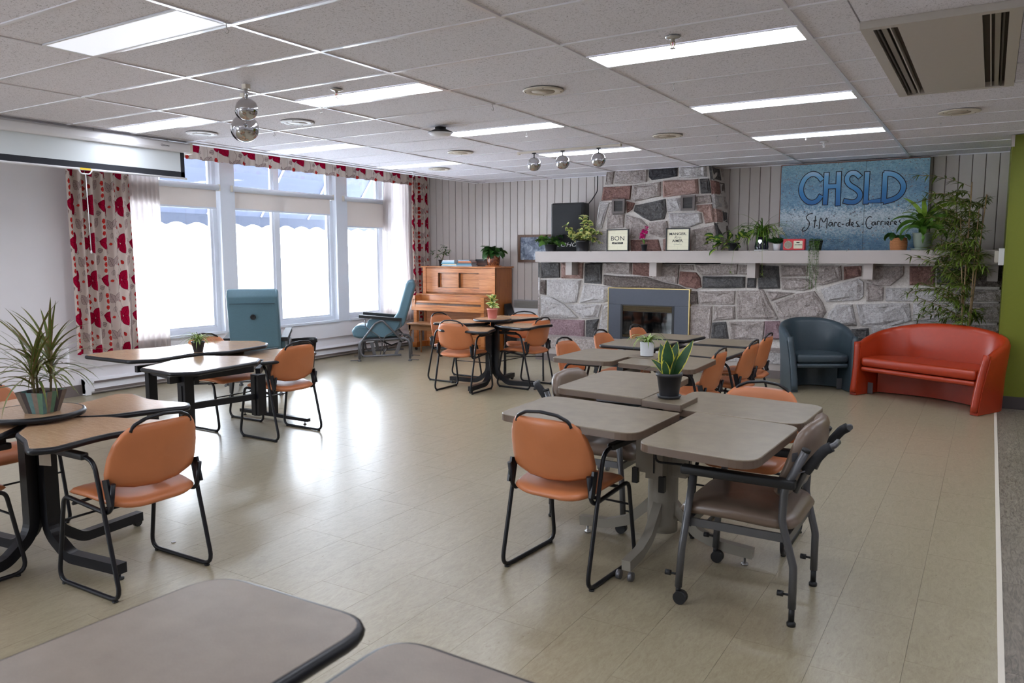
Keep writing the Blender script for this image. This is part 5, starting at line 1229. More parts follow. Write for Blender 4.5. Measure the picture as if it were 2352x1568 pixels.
MB().prism([(0, 0), (.11, 0), (.10, .52), (.0, .76)], -.10, .10, M=Matrix(((1, 0, 0, 0), (0, 0, 1, 0), (0, 1, 0, 0), (0, 0, 0, 1)))).obj('panel', M['blackplastic'], sd)
# waste bin
bi = thing('waste_bin', 'oval waste bin lined with a black bag below the middle window', 'bin', (-7.86, 7.28, 0))
def binp(u, v):
    a = 2*PI*u; f = .8+.2*v+(.02*math.sin(9*a)+.012*math.sin(23*a))*v; return (.14*f*math.cos(a), .26*f*math.sin(a), .39*v)
MB().surf(binp, 48, 6, closeu=True).obj('bin_bag', M['bin'], bi)
def rimp(u, v):
    a = 2*PI*u; f = 1.0+.03*math.sin(PI*v)+.02*math.sin(9*a)+.012*math.sin(23*a); return (.14*(f-.0*v)*math.cos(a)*(1 if v < .5 else .93), .26*f*math.sin(a)*(1 if v < .5 else .96), .39-.09*v if v > .5 else .39+.0*v)
MB().surf(lambda u, v: (.145*(1.02-.05*v+.03*math.sin(9*2*PI*u))*math.cos(2*PI*u), .265*(1.02-.05*v+.03*math.sin(9*2*PI*u))*math.sin(2*PI*u), .34+.055*math.sin(PI*min(1, v*1.4))), 48, 6, closeu=True).obj('bag_rim', M['bin'], bi)
MB().lathe([(.0001, .01), (.11, .01), (.13, .3)], 24).obj('inner_bin', M['blackplastic'], bi)
# round chip on the floor
ck = MB().lathe([(.012, 0), (.012, .003), (.006, .004), (.0055, .001)], 16).obj('plastic_washer', M['white']); ck.location = (-3.62, 2.42, .0005); tag(ck, 'tiny white ring lying on the floor behind the near-left chair', 'washer')
# emergency unit on the wall edge
eu = thing('wall_alarm', 'clear-covered white wall box at the edge of the green wall', 'alarm', (.075, 9.30, 1.5))
MB().box(-.015, .033, -.06, .06, -.085, .085, bev=.004).obj('housing', M['white'], eu)
MB().box(-.075, -.02, -.055, .055, -.08, .08, bev=.01).obj('clear_cover', M['glass'], eu)
MB().box(-.05, -.015, -.04, .04, -.06, .06, bev=.01).obj('body', M['offwhite'], eu)
SIGN_BIG=[[(-1.856,2.447),(-1.906,2.513),(-1.983,2.538),(-2.063,2.485),(-2.107,2.38),(-2.096,2.272),(-2.03,2.19),(-1.957,2.17),(-1.893,2.2),(-1.859,2.262)],[(-1.806,2.535),(-1.809,2.144)],[(-1.664,2.538),(-1.661,2.128)],[(-1.802,2.366),(-1.662,2.366)],[(-1.421,2.463),(-1.472,2.517),(-1.541,2.516),(-1.577,2.45),(-1.544,2.375),(-1.454,2.323),(-1.406,2.265),(-1.418,2.193),(-1.485,2.154),(-1.594,2.183)],[(-1.343,2.52),(-1.344,2.166),(-1.178,2.172)],[(-1.143,2.499),(-1.145,2.152)],[(-1.156,2.494),(-1.044,2.48),(-0.966,2.409),(-0.931,2.327),(-0.958,2.241),(-1.029,2.183),(-1.149,2.155)]]
SIGN_SMALL=[[(-1.95,2.04),(-1.983,2.038),(-2.017,2.019),(-2.027,1.989),(-2.015,1.965),(-1.991,1.941),(-1.984,1.906),(-1.999,1.859),(-2.032,1.823),(-2.066,1.818),(-2.074,1.836),(-2.056,1.86),(-2.039,1.873)],[(-1.918,2.01),(-1.918,1.951),(-1.925,1.857)],[(-1.94,1.946),(-1.901,1.951)],[(-1.904,1.886),(-1.887,1.886)],[(-1.868,1.844),(-1.858,2.009),(-1.815,1.902),(-1.775,2.012),(-1.777,1.849)],[(-1.716,1.923),(-1.744,1.926),(-1.759,1.895),(-1.741,1.871),(-1.72,1.894),(-1.714,1.929),(-1.705,1.871)],[(-1.691,1.871),(-1.691,1.917),(-1.677,1.925),(-1.661,1.916)],[(-1.619,1.916),(-1.641,1.92),(-1.651,1.893),(-1.639,1.868),(-1.615,1.877)],[(-1.605,1.898),(-1.581,1.897)],[(-1.522,1.914),(-1.549,1.908),(-1.555,1.883),(-1.536,1.869),(-1.518,1.896),(-1.512,1.988),(-1.512,1.871)],[(-1.496,1.888),(-1.47,1.895),(-1.476,1.918),(-1.492,1.913),(-1.496,1.884),(-1.465,1.865)],[(-1.423,1.931),(-1.444,1.912),(-1.419,1.892),(-1.412,1.871),(-1.439,1.865),(-1.39,1.871)],[(-1.377,1.893),(-1.353,1.895)],[(-1.266,1.976),(-1.296,1.986),(-1.323,1.955),(-1.333,1.904),(-1.313,1.846),(-1.275,1.834),(-1.257,1.862)],[(-1.23,1.919),(-1.255,1.916),(-1.265,1.891),(-1.246,1.873),(-1.229,1.899),(-1.227,1.922),(-1.218,1.879)],[(-1.204,1.879),(-1.203,1.92),(-1.191,1.928),(-1.176,1.918)],[(-1.163,1.878),(-1.162,1.921),(-1.149,1.928),(-1.135,1.919)],[(-1.118,1.922),(-1.115,1.881)],[(-1.118,1.952),(-1.116,1.947)],[(-1.101,1.893),(-1.076,1.899),(-1.082,1.923),(-1.098,1.917),(-1.099,1.888),(-1.073,1.877)],[(-1.088,1.963),(-1.068,1.946)],[(-1.058,1.878),(-1.056,1.921),(-1.042,1.927),(-1.029,1.917)],[(-1.018,1.895),(-0.994,1.899),(-1.0,1.925),(-1.016,1.917),(-1.017,1.888),(-0.989,1.879)],[(-0.95,1.937),(-0.97,1.919),(-0.948,1.901),(-0.938,1.883),(-0.962,1.876),(-0.91,1.878),(-0.872,1.894)]]
# ------------------------------------------------------------ painted sign
MZ = 1.5722
def sign_paint():
    t = NT('mottled_blue_paint'); g = t.pos(); sp = t.n('ShaderNodeSeparateXYZ'); t.l(g, sp.inputs[0])
    n1 = t.noise(g, 42, 4, .7); n2 = t.noise(g, 9, 4, .6); z = sp.outputs[2]
    zz = t.math('ADD', z, t.math('MULTIPLY', t.math('SUBTRACT', n1, .5), .55))
    f = t.math('DIVIDE', t.math('SUBTRACT', zz, 1.57), 1.1)
    base = t.ramp(f, [(0, srgb(70, 108, 138)), (.15, srgb(92, 130, 156)), (.25, srgb(172, 188, 196)), (.40, srgb(204, 212, 216)), (.5, srgb(112, 150, 176)), (.78, srgb(104, 144, 170)), (1, srgb(140, 182, 194))])
    c = t.mix(t.math('MULTIPLY', t.math('SUBTRACT', n2, .35, None, True), 1.1, None, True), base, srgb(160, 190, 198))
    n3 = t.noise(t.pos((1, 1, 2.2)), 30, 5, .7, 1.5)
    c = t.mix(t.math('MULTIPLY', t.math('SUBTRACT', n3, .46, None, True), 3.2, None, True), c, srgb(52, 84, 112))
    c = t.mix(t.math('MULTIPLY', t.math('SUBTRACT', .42, n3, None, True), 3.0, None, True), c, srgb(196, 206, 210))
    c = t.mix(t.math('GREATER_THAN', n1, .62), c, srgb(112, 92, 88))
    t.set(col=c, rough=.6); t.bump(n1, .5, .004); return t.m
def blue_grad():
    t = NT('blue_letter_paint'); g = t.pos(); sp = t.n('ShaderNodeSeparateXYZ'); t.l(g, sp.inputs[0])
    f = t.math('DIVIDE', t.math('SUBTRACT', sp.outputs[2], 2.15), .45)
    t.set(col=t.ramp(f, [(0, srgb(30, 96, 156)), (.35, srgb(52, 124, 180)), (.75, srgb(112, 168, 206)), (.98, srgb(196, 214, 224))]), rough=.5); return t.m
sg = thing('painted_sign', 'large blue painted sign reading CHSLD St-Marc-des-Carrières on the mantel', 'sign', (-1.52, 10.39, MZ))
sm_ = sign_paint(); bgm = blue_grad(); copper = plain('copper_edge_paint', srgb(136, 88, 66), .6, 0, .2, 40, .3)
for (x0, x1) in ((-2.352, -1.358), (-1.354, -.672)):
    MB().box(x0+1.52, x1+1.52, -.022, .0, .0, 1.078, bev=.003).obj('panel', sm_, sg)
MB().box(-2.362+1.52, -2.352+1.52, -.024, .0, 0, 1.084).obj('edge_strip', copper, sg); MB().box(-2.352+1.52, -.672+1.52, -.024, .0, 1.078, 1.088).obj('edge_strip', copper, sg)
def ribbon(m, pts, w, d, sm=True):
    P = rp([(x, z) for x, z in pts], .06 if sm else .0, 6) if len(pts) > 2 else pts
    P = [Vector(p) for p in P]; n = len(P); vs = []
    for i in range(n):
        a = P[max(0, i-1)]; b = P[min(n-1, i+1)]; tt = (b-a).normalized(); nn = Vector((-tt.y, tt.x))
        vs += [(P[i].x+nn.x*w/2, d, P[i].y+nn.y*w/2), (P[i].x-nn.x*w/2, d, P[i].y-nn.y*w/2)]
    m.add(vs, [(2*i, 2*i+1, 2*i+3, 2*i+2) for i in range(n-1)], False)
def smooth(pts, k=3):
    P = [Vector(p) for p in pts]
    for _ in range(k):
        Q = [P[0]]
        for a, b in zip(P[:-1], P[1:]): Q += [a*.75+b*.25, a*.25+b*.75]
        Q.append(P[-1]); P = Q
    return [tuple(p) for p in P]
groups = [('letter_C', [0]), ('letter_H', [1, 2, 3]), ('letter_S', [4]), ('letter_L', [5]), ('letter_D', [6, 7])]
for nm, idx in groups:
    a = MB(); b = MB()
    for j, i in enumerate(idx):
        s = [(x+1.52, z-MZ) for x, z in SIGN_BIG[i]]
        if i in (0, 4, 7): s = smooth(s)
        def ext(s, e):
            s = [Vector(q) for q in s]; s[0] = s[0]+(s[0]-s[1]).normalized()*e; s[-1] = s[-1]+(s[-1]-s[-2]).normalized()*e; return [tuple(q) for q in s]
        ribbon(a, ext(s, .009), .072, -.0232-j*.0001, False); ribbon(b, s, .052, -.0245-j*.0001, False)
        if i == 5:
            for (mm, w, e, d) in ((a, .072, .008, -.0233), (b, .052, 0, -.0246)):
                c = s[1]; mm.box(c[0]-w/2, c[0]+w/2, d, d+.0001, c[1]-w/2, c[1]+w/2)
    o = a.obj(nm, M['ink'], sg, 'black outlined letter %s' % nm[-1]); b.obj('blue_fill', bgm, o)
m = MB()
for s in SIGN_SMALL: ribbon(m, smooth([(x+1.52, z-MZ) for x, z in s], 2), .0115, -.0235, False)
m.obj('handwritten_line', M['ink'], sg, 'thin black handwriting St-Marc-des-Carrières')['kind'] = 'stuff'
# ------------------------------------------------------------ plants
rp_ = random.Random(77)
def blade(path, w, prof=None):
    w = w*1.15; roll = rp_.uniform(-.95, .95) if w > .036 else rp_.uniform(-.3, .3)
    """ribbon leaf along path with a raised midrib"""
    P = [Vector(p) for p in path]; n = len(P); vs = []; uv = []
    for i in range(n):
        t = i/(n-1); a = P[max(0, i-1)]; b = P[min(n-1, i+1)]; d = (b-a).normalized()
        s = d.cross(Vector((0, 0, 1)))
        if s.length < .15: s = d.cross(Vector((.6, .8, 0)))
        s.normalize()
        if roll: s = Matrix.Rotation(roll, 3, d) @ s
        up = s.cross(d).normalized()
        ww = w/2*(prof(t) if prof else (math.sin(PI*min(1, t*.92+.08))**.7))
        vs += [P[i]-s*ww+up*ww*.25, P[i]-up*.0, P[i]+s*ww+up*ww*.25]; uv += [(0, t), (.5, t), (1, t)]
    fs = []
    for i in range(n-1):
        k = i*3; fs += [(k, k+1, k+4, k+3), (k+1, k+2, k+5, k+4)]
    return vs, fs, uv
def arch(b, az, L, el, droop, n=7, curl=0):
    """path starting at b, azimuth az, elevation el, bending down"""
    pts = [Vector(b)]; e = el; a = az
    for i in range(n-1):
        d = Vector((math.cos(e)*math.cos(a), math.cos(e)*math.sin(a), math.sin(e))); pts.append(pts[-1]+d*(L/(n-1))); e -= droop/(n-1); a += curl/(n-1)
    return pts
def leaf_obj(parent, path, w, mat, prof=None, name='leaf'):
    vs, fs, uv = blade(path, w, prof); m = MB(); m.add(vs, fs, True); m.uv = uv
    return m.obj(name, mat, parent)
def leaves_joined(parent, items, mat, name='foliage'):
    m = MB(); m.uv = []
    for path, w, prof in items:
        vs, fs, uv = blade(path, w, prof); m.add(vs, fs, True); m.uv += uv
    o = m.obj(name, mat, parent); o['kind'] = 'stuff'; return o
oval = lambda t: max(.02, math.sin(PI*min(1, t))**.6) if 0 < t < 1 else .05
broad = lambda t: max(.03, (math.sin(PI*t**.75))**.75)
spear = lambda t: max(.0, (1-t)**.6)*min(1, .55+t*2)
def pot(t, r0, r1, h, mat, rim=.006, soil=True, saucer=None, z=0, n=28):
    MB().lathe([(r0, z), (r0+(r1-r0)*.86, z+h*.86), (r1, z+h*.86), (r1+rim*.4, z+h*.87), (r1+rim*.5, z+h), (r1-rim, z+h), (r1-rim*1.5, z+h-.015)], n, cap=False).lathe([(.0001, z+.001), (r0, z)], n, cap=False).obj('pot', mat, t)
    if soil: MB().lathe([(.0001, z+h-.012), (r1-rim*1.2, z+h-.014)], n, cap=False).obj('soil', M['soil'], t)
    if saucer: MB().lathe([(.0001, 0), (r0*1.15, 0), (r0*1.32, .016), (r0*1.26, .016), (r0*1.1, .005), (.0001, .005)], n, cap=False).obj('saucer', saucer, t)
R_ = rp_.uniform
# spiky dracaena in a patched wooden box pot
t = thing('dracaena_plant', 'spiky dragon plant in a striped driftwood square pot on the near-left round table', 'plant', (-3.885, 1.935, .7625))
cols5 = [srgb(118, 106, 92), srgb(70, 58, 56), srgb(98, 134, 132), srgb(136, 118, 104), srgb(96, 132, 104), srgb(66, 54, 56), srgb(128, 112, 98)]
pm = [plain('driftwood_%d' % i, c, .75, 0, .25, 40, .4) for i, c in enumerate(cols5)]
b0, b1, ph_ = .052, .078, .105; rot = Matrix.Rotation(math.radians(20), 4, 'Z')
for sd_ in range(4):
    Rm = rot @ Matrix.Rotation(sd_*PI/2, 4, 'Z')
    for k in range(5):
        u0, u1 = -1+k*.4, -1+(k+1)*.4
        v = [(u0*b0, -b0, 0), (u1*b0, -b0, 0), (u1*b1, -b1, ph_), (u0*b1, -b1, ph_)]
        vi = [(x*.96, y+.007, z) for x, y, z in v]
        MB().add([Rm @ Vector(q) for q in v+vi], [(0, 1, 2, 3), (7, 6, 5, 4), (0, 4, 5, 1), (1, 5, 6, 2), (2, 6, 7, 3), (3, 7, 4, 0)]).obj('slat', pm[(k+sd_*2) % 7], t)
MB().box(-.07, .07, -.07, .07, .088, .09, rot).obj('soil', M['soil'], t); MB().box(-.05, .05, -.05, .05, 0, .004, rot).obj('base', pm[1], t)
for (x, y, h, n) in ((-.03, .0, .20, 34), (.025, .03, .22, 34), (.0, -.03, .12, 20)):
    MB().tube([(x, y, .08), (x*1.3, y*1.2, .09+h*.5), (x*1.5, y*1.4, .09+h)], .006, 6).obj('cane', M['stem'], t)
    for i in range(n):
        z = .09+h*(.25+.75*i/n); f = i/n
        el = R_(.05, .7)+f*.75; leaf_obj(t, arch((x*(1+.4*f), y*(1+.3*f), z), R_(0, 2*PI), R_(.22, .36), el, R_(.9, 1.7)*(1.2-f*.8), 8), R_(.012, .018), M['leaf_drac'], spear)
# small spider plant on the sunlit table
t = thing('small_grass_plant', 'small arching grass-like plant in a black pot on the sunlit wavy table', 'plant', (-5.42, 3.93, .743))
pot(t, .035, .052, .085, M['pot_black'])
for i in range(60): leaf_obj(t, arch((R_(-.02, .02), R_(-.02, .02), .07), R_(0, 2*PI), R_(.10, .24), R_(.8, 1.45), R_(1.6, 3.2), 8), R_(.007, .011), M['leaf_spider'], spear)
# snake plant on nearest table
t = thing('snake_plant', 'snake plant with yellow-edged leaves in a black pot and saucer on the nearest grey table', 'plant', (-1.372, 3.755, .789))
pot(t, .048, .066, .125, M['pot_black'], saucer=M['pot_black'], z=.006)
for (az, L, el, dr, w, bx, by) in ((.4, .21, 1.05, -.1, .06, .02, 0), (2.6, .17, 1.25, .1, .055, -.015, .01), (4.6, .19, 1.4, -.1, .062, 0, -.015), (1.4, .18, 1.35, .3, .055, 0, .02), (3.4, .11, 1.1, .6, .04, -.02, -.01), (5.6, .15, 1.2, .1, .05, .02, -.02), (4.4, .09, 1.35, .1, .04, -.005, -.035), (3.0, .16, .9, 2.2, .016, -.03, 0)):
    leaf_obj(t, arch((bx, by, .115), az, L, el, dr, 8), w, M['leaf_snake'], lambda t_: max(.02, (math.sin(PI*(.22+.78*t_)))**.8))
# white-pot spider plant
t = thing('spider_plant', 'small spider plant in a white diamond-patterned pot on the middle grey table', 'plant', (-2.165, 5.43, .7625))
def wp(u, v):
    a = 2*PI*u; r = .048+.004*v+.0012*math.sin(18*a)*math.sin(14*PI*v); return (r*math.cos(a), r*math.sin(a), .005+.105*v)
MB().surf(wp, 72, 20, closeu=True).lathe([(.0001, .004), (.047, .005)], 36, cap=False).lathe([(.052, .11), (.047, .111), (.046, .10)], 36, cap=False).obj('pot', plain('white_glazed_pot', srgb(214, 216, 218), .4, 0, .02), t)
MB().lathe([(.0001, .098), (.047, .097)], 24, cap=False).obj('soil', M['soil'], t)
for i in range(30): leaf_obj(t, arch((R_(-.02, .02), R_(-.02, .02), .095), R_(0, 2*PI), R_(.12, .24), R_(.7, 1.45), R_(1.5, 3.2), 8), R_(.011, .017), M['leaf_spider'] if i % 3 else M['leaf_br'], spear)
# pink pot on the far table
t = thing('peperomia_plant', 'small variegated plant in a pink pot on the round centre of the far oak table', 'plant', (-4.89, 7.47, .7905))
pot(t, .05, .062, .115, M['pinkpot'], rim=.004)
MB().tube([(0, 0, .1), (.003, 0, .2)], .005, 6).obj('stem', M['leaf_md'], t)
for i in range(15):
    f = i/15; leaf_obj(t, arch((0, 0, .12+.10*f), i*2.4, R_(.08, .11), .35+f*.9, .8, 6), R_(.045, .055), M['leaf_var'], broad)
# piano plants
t = thing('weeping_plant', 'small leafy houseplant in a black pot on the left end of the piano', 'plant', (-7.62, 10.15, 1.3425))
pot(t, .045, .06, .10, M['pot_black'])
for (az, el, L) in ((2.9, .8, .18), (.3, 1.2, .17), (1.2, 1.4, .2)):
    p = arch((0, 0, .09), az, L, el, -.2 if az < 1 else .5, 6); MB().tube(p, .004, 5).obj('stem', M['stem'], t)
    for i in range(16):
        q = p[-1]+Vector((R_(-.07, .07), R_(-.07, .07), R_(-.09, .07))); leaf_obj(t, arch(q, R_(0, 2*PI), R_(.06, .09), R_(-.2, .9), .9, 5), .027, M['leaf_md'] if i % 2 else M['leaf_dk'], oval)
t = thing('peace_lily', 'bushy dark-leaved plant in a brown glazed pot with orange saucer on the piano', 'plant', (-6.62, 10.15, 1.3425))
def brownpot():
    m = NT('brown_glaze'); v = m.coord(scale=(1, 1, 1)); n = m.noise(v, 60, 4, .7); m.set(col=m.ramp(n, [(.38, srgb(60, 28, 18)), (.55, srgb(140, 74, 40)), (.7, srgb(190, 130, 74))]), rough=.25); m.bump(n, .5, .004); return m.m
MB().lathe([(.0001, 0), (.12, 0), (.135, .012), (.128, .014), (.11, .006), (.0001, .006)], 32, cap=False).obj('saucer', M['terracotta'], t)
MB().lathe([(.085, .007), (.10, .06), (.108, .15), (.100, .165), (.112, .185), (.104, .19), (.100, .17)], 32, cap=False).obj('pot', brownpot(), t)
MB().lathe([(.0001, .17), (.10, .168)], 24, cap=False).obj('soil', M['soil'], t)
for i in range(44):
    az = R_(0, 2*PI); leaf_obj(t, arch((R_(-.03, .03), R_(-.03, .03), .16), az, R_(.18, .30), R_(.75, 1.45), R_(1.5, 3.0), 8), R_(.075, .10), M['leaf_dk'], lambda t_: .12 if t_ < .35 else max(.03, math.sin(PI*((t_-.35)/.65)**.8)**.8))
# mantel: ivy-like plant
t = thing('ivy_plant', 'trailing ivy in a dark pot at the left end of the mantel', 'plant', (-5.44, 9.86, MZ))
pot(t, .075, .088, .10, M['pot_black'])
for i in range(16):
    az = R_(0, 2*PI); p = arch((R_(-.03, .03), R_(-.03, .03), .09), az, R_(.10, .24), R_(.7, 1.4), R_(.8, 2.6), 6); MB().tube(p, .0025, 4).obj('stem', M['leaf_md'], t)
    for k in range(4): leaf_obj(t, arch(p[2+k], az+R_(-1.5, 1.5), R_(.075, .11), R_(-.4, .6), 1.2, 5), R_(.06, .085), M['leaf_md'] if k % 2 else M['leaf_dk'], lambda t_: max(.03, (1-t_)**.55*min(1, .4+4*t_)))
t = thing('variegated_plant', 'sprawling plant with cream-edged round leaves in a dark pot before the loudspeaker', 'plant', (-4.93, 9.86, MZ))
pot(t, .085, .095, .15, M['pot_black'])
stems = [(1.6, 1.45, .34, -.1), (1.2, 1.2, .28, .2), (3.1, .5, .34, -.5), (3.0, .2, .25, -1.2), (.2, .8, .26, .9), (.1, .4, .24, 1.0), (4.8, 1.0, .16, 1.2), (2.2, .9, .22, .2), (.6, 1.1, .2, .6), (5.6, .9, .2, 1.3), (3.6, .9, .2, 1.0)]
for (az, el, L, dr) in stems:
    p = arch((0, 0, .14), az, L, el, dr, 8); MB().tube(p, .0035, 5).obj('stem', M['stem'], t)
    for k in range(2, 8):
        for s in (-1, 1): leaf_obj(t, arch(p[k], az+s*R_(.8, 1.6), R_(.065, .095), R_(-.3, .8), R_(.4, 1.2), 5), R_(.065, .085), M['leaf_var'], broad)
# orchid
t = thing('orchid', 'small magenta orchid in a dark pot between the two framed prints', 'plant', (-4.0, 9.86, MZ))
pot(t, .03, .042, .09, M['pot_black'])
MB().tube(arch((0, 0, .08), 1.2, .16, 1.5, .1, 6), .0035, 6).obj('stem', M['leaf_md'], t)
for az in (.5, 2.4, 4.2): leaf_obj(t, arch((0, 0, .085), az, .09, 1.3, .4, 6), .022, M['leaf_md'], oval)
for (x, z) in ((.035, .30), (-.005, .27), (.03, .245), (-.025, .225), (.0, .20), (-.04, .19)):
    m = MB()
    for k in range(5):
        a = k*2*PI/5+x*20; vs, fs, uv = blade([(x+.0*k, -.01, z), (x+.012*math.cos(a), -.02, z+.012*math.sin(a)), (x+.026*math.cos(a), -.018, z+.026*math.sin(a)), (x+.034*math.cos(a), -.01, z+.034*math.sin(a))], .036, lambda t_: max(.1, math.sin(PI*(.15+.8*t_)))); m.add([(v.x, v.y-.008*math.sin(k*2), v.z) for v in map(Vector, vs)], fs, True)
    m.ell((x, -.022, z), (.006, .006, .006), 8, 6); m.obj('blossom', M['orchid'], t)['kind'] = 'stuff'
# prayer plant
t = thing('prayer_plant', 'prayer plant with light-veined leaves spilling over the mantel right of the chimney', 'plant', (-2.80, 9.88, MZ))
pot(t, .06, .075, .10, M['pot_black'])
for (az, el, L, dr, n) in ((3.6, .5, .34, 1.2, 4), (4.1, .4, .30, 1.6, 4), (4.7, .6, .26, 2.2, 3), (3.2, .7, .28, .9, 4), (1.0, 1.2, .24, .3, 4), (.3, 1.0, .2, .8, 3), (2.2, 1.1, .22, .6, 3), (5.2, .8, .2, 1.9, 3)):
    p = arch((0, 0, .09), az, L, el, dr, 7); MB().tube(p, .003, 5).obj('stem', M['leaf_md'], t)
    for k in range(n): leaf_obj(t, arch(p[6-k], az+R_(-.9, .9), R_(.11, .14), R_(-.5, .5), .8, 6), R_(.065, .085), M['leaf_maranta'], broad)
# big spider plant
t = thing('spider_plant', 'large bushy spider plant in a dark glazed pot with silver emblem on the mantel', 'plant', (-2.45, 9.88, MZ))
MB().lathe([(.0001, 0), (.085, 0), (.085, .012), (.08, .014)], 28, cap=False).obj('pot_foot', M['white'], t)
MB().lathe([(.08, .012), (.085, .05), (.075, .11), (.055, .165), (.05, .17), (.048, .155)], 28, cap=False).obj('pot', plain('dark_glaze', (.015, .015, .03, 1), .12, 0, .1), t)
em = MB(); em.prism([(0, -.03), (.022, .0), (.016, .018), (.006, .02), (0, .012), (-.006, .02), (-.016, .018), (-.022, 0)], 0, .006, M=Matrix(((1, 0, 0, .0), (0, 0, -1, -.078), (0, 1, 0, .115), (0, 0, 0, 1)))); em.obj('emblem', M['chrome'], t)
for i in range(110):
    az = R_(0, 2*PI); leaf_obj(t, arch((R_(-.02, .02), R_(-.02, .02), .16), az, R_(.28, .58)*(1 if math.sin(az) < .3 else .7), R_(.7, 1.5), R_(1.6, 3.4), 9), R_(.014, .022), M['leaf_md'] if i % 2 else (M['leaf_spider'] if i % 4 == 1 else M['leaf_br']), spear)
for (x, dz, y) in ((.08, -.30, -.25), (-.32, -.27, -.2)):
    MB().tube(arch((0, 0, .15), math.atan2(y, x), .2, .6, 1.0, 5)+[Vector((x*.9, y, .0)), Vector((x, y, dz+.03))], .0014, 4).obj('runner', M['leaf_br'], t)
    for k in range(9): leaf_obj(t, arch((x, y, dz), k*.7, R_(.03, .055), R_(-.5, 1.1), .8, 5), .008, M['leaf_br'], spear, 'plantlet_leaf')
# white flower
t = thing('white_flower', 'small white artificial flower in a white cup beside the red radio', 'plant', (-2.27, 9.9, MZ))
MB().lathe([(.0001, 0), (.036, 0), (.048, .085), (.045, .086), (.035, .01)], 24, cap=False).obj('cup', M['white'], t)
for i in range(22): leaf_obj(t, arch((R_(-.02, .02), R_(-.02, .02), .08), R_(0, 2*PI), R_(.08, .15), R_(.3, 1.4), .9, 5), R_(.035, .05), M['leaf_dk'], oval)
for (x, z, y) in ((-.05, .20, -.03), (.0, .205, -.02), (.04, .23, 0), (.06, .20, -.01), (.03, .26, .0)):
    m = MB()
    for k in range(11): vs, fs, uv = blade(arch((x, y, z), k*.6, .042, .3 if k % 2 else 1.0, .6, 4), .034, broad); m.add(vs, fs, True)
    m.obj('blossom', M['whitepetal'], t)['kind'] = 'stuff'
# red radio
t = thing('radio', 'red retro radio with round speaker grille on the mantel', 'radio', (-2.06, 9.9, MZ))
MB().prism(rrect(-.128, .128, .006, .142, .014, 4), -.04, .04, bev=.006, M=Matrix(((1, 0, 0, 0), (0, 0, -1, 0), (0, 1, 0, 0), (0, 0, 0, 1)))).obj('body', M['red'], t)
MB().lathe([(.0001, .003), (.046, .003), (.048, .001), (.048, 0)], 32, M=Matrix.Translation((-.065, -.041, .07)) @ Matrix.Rotation(PI/2, 4, 'X')).obj('speaker_face', plain('grille_beige', srgb(196, 184, 166), .5), t)
for i in range(11): MB().box(-.065-.036+i*.0072, -.065-.034+i*.0072, -.0455, -.0440, .07-.040+abs(i-5)*.004, .07+.040-abs(i-5)*.004).obj('grille_bar', M['darkbase2'], t)
MB().prism(rrect(0, .104, .025, .118, .008, 3), 0, .003, M=Matrix(((1, 0, 0, -.002), (0, 0, -1, -.0405), (0, 1, 0, 0), (0, 0, 0, 1)))).obj('control_panel', M['cream'], t)
MB().box(.03, .068, -.0445, -.0432, .09, .105).obj('display', M['blackplastic'], t)
for i in range(5): MB().box(.014+i*.017, .026+i*.017, -.0460, -.0432, .066, .074).obj('button', M['blackplastic'], t)
for i in range(3): MB().lathe([(.006, 0), (.005, .004), (.0001, .005)], 10, (-.06+i*.04, 0, .142)).obj('top_button', M['steel'], t)
# trailing string plant in dark planter
t = thing('trailing_plant', 'dark speckled planter with thin leafy strands hanging down over the mantel', 'plant', (-1.80, 9.83, MZ))
def plm():
    m = NT('mosaic_planter'); v = m.coord(); n = m.noise(v, 60, 3, .7); m.set(col=m.ramp(n, [(.45, srgb(16, 20, 18)), (.6, srgb(40, 56, 36)), (.72, srgb(150, 160, 130))]), rough=.4); return m.m
MB().lathe([(.0001, 0), (.06, 0), (.082, .12), (.076, .122), (.065, .02)], 8, cap=False, smooth=False).obj('planter', plm(), t)
MB().lathe([(.0001, .11), (.075, .11)], 12, cap=False).obj('soil', M['soil'], t)
its = []
for i in range(9):
    x = -.055+.11*i/8; L = R_(.42, .56) if i in (2, 3, 4, 5, 6) else R_(.28, .45); pth = [(x*.6, -.03, .115), (x, -.095, .11), (x, -.125, .06), (x+R_(-.01, .01), -.13, -.05), (x+R_(-.02, .02), -.132, -.05-L*.5), (x+R_(-.03, .03), -.13, -.02-L)]
    MB().tube(pth, .0014, 4).obj('strand', M['leaf_md'], t)
    for k in range(34):
        f = k/34; j = min(4, int(f*5)); g = f*5-j; q = Vector(pth[j]).lerp(Vector(pth[j+1]), g)
        its.append((arch(q, R_(0, 2*PI), .018, R_(-.6, .5), .5, 4), .013, broad))
for i in range(60): its.append((arch((R_(-.06, .06), R_(-.06, .06), R_(.11, .13)), R_(0, 2*PI), .025, R_(0, 1), .5, 4), .015, broad))
leaves_joined(t, its, M['leaf_md'])
# basket pot and green pot
t = thing('basket_plant', 'small dark-leaved plant in a woven orange-brown basket pot on the mantel', 'plant', (-.915, 9.9, MZ))
def bsk(u, v):
    a = 2*PI*u; r = .078+.014*math.sin(PI*(.15+.7*v))+.0022*math.sin(2*PI*v*7); return (r*math.cos(a), r*math.sin(a), .002+.14*v)
MB().surf(bsk, 36, 44, closeu=True).lathe([(.0001, .003), (.08, .002)], 24, cap=False).obj('basket', plain('woven_basket', srgb(184, 122, 74), .8, 0, .2, 60, .4), t)
MB().lathe([(.0001, .12), (.08, .12)], 20, cap=False).obj('soil', M['soil'], t)
for (az, L) in ((3.3, .19), (4.2, .18), (5.8, .16), (1.0, .13), (2.2, .15), (3.7, .14), (5.0, .17)): leaf_obj(t, arch((.03*math.cos(az), .03*math.sin(az), .12), az, L, 1.3, 3.4, 8), .06, M['leaf_dk'], oval)
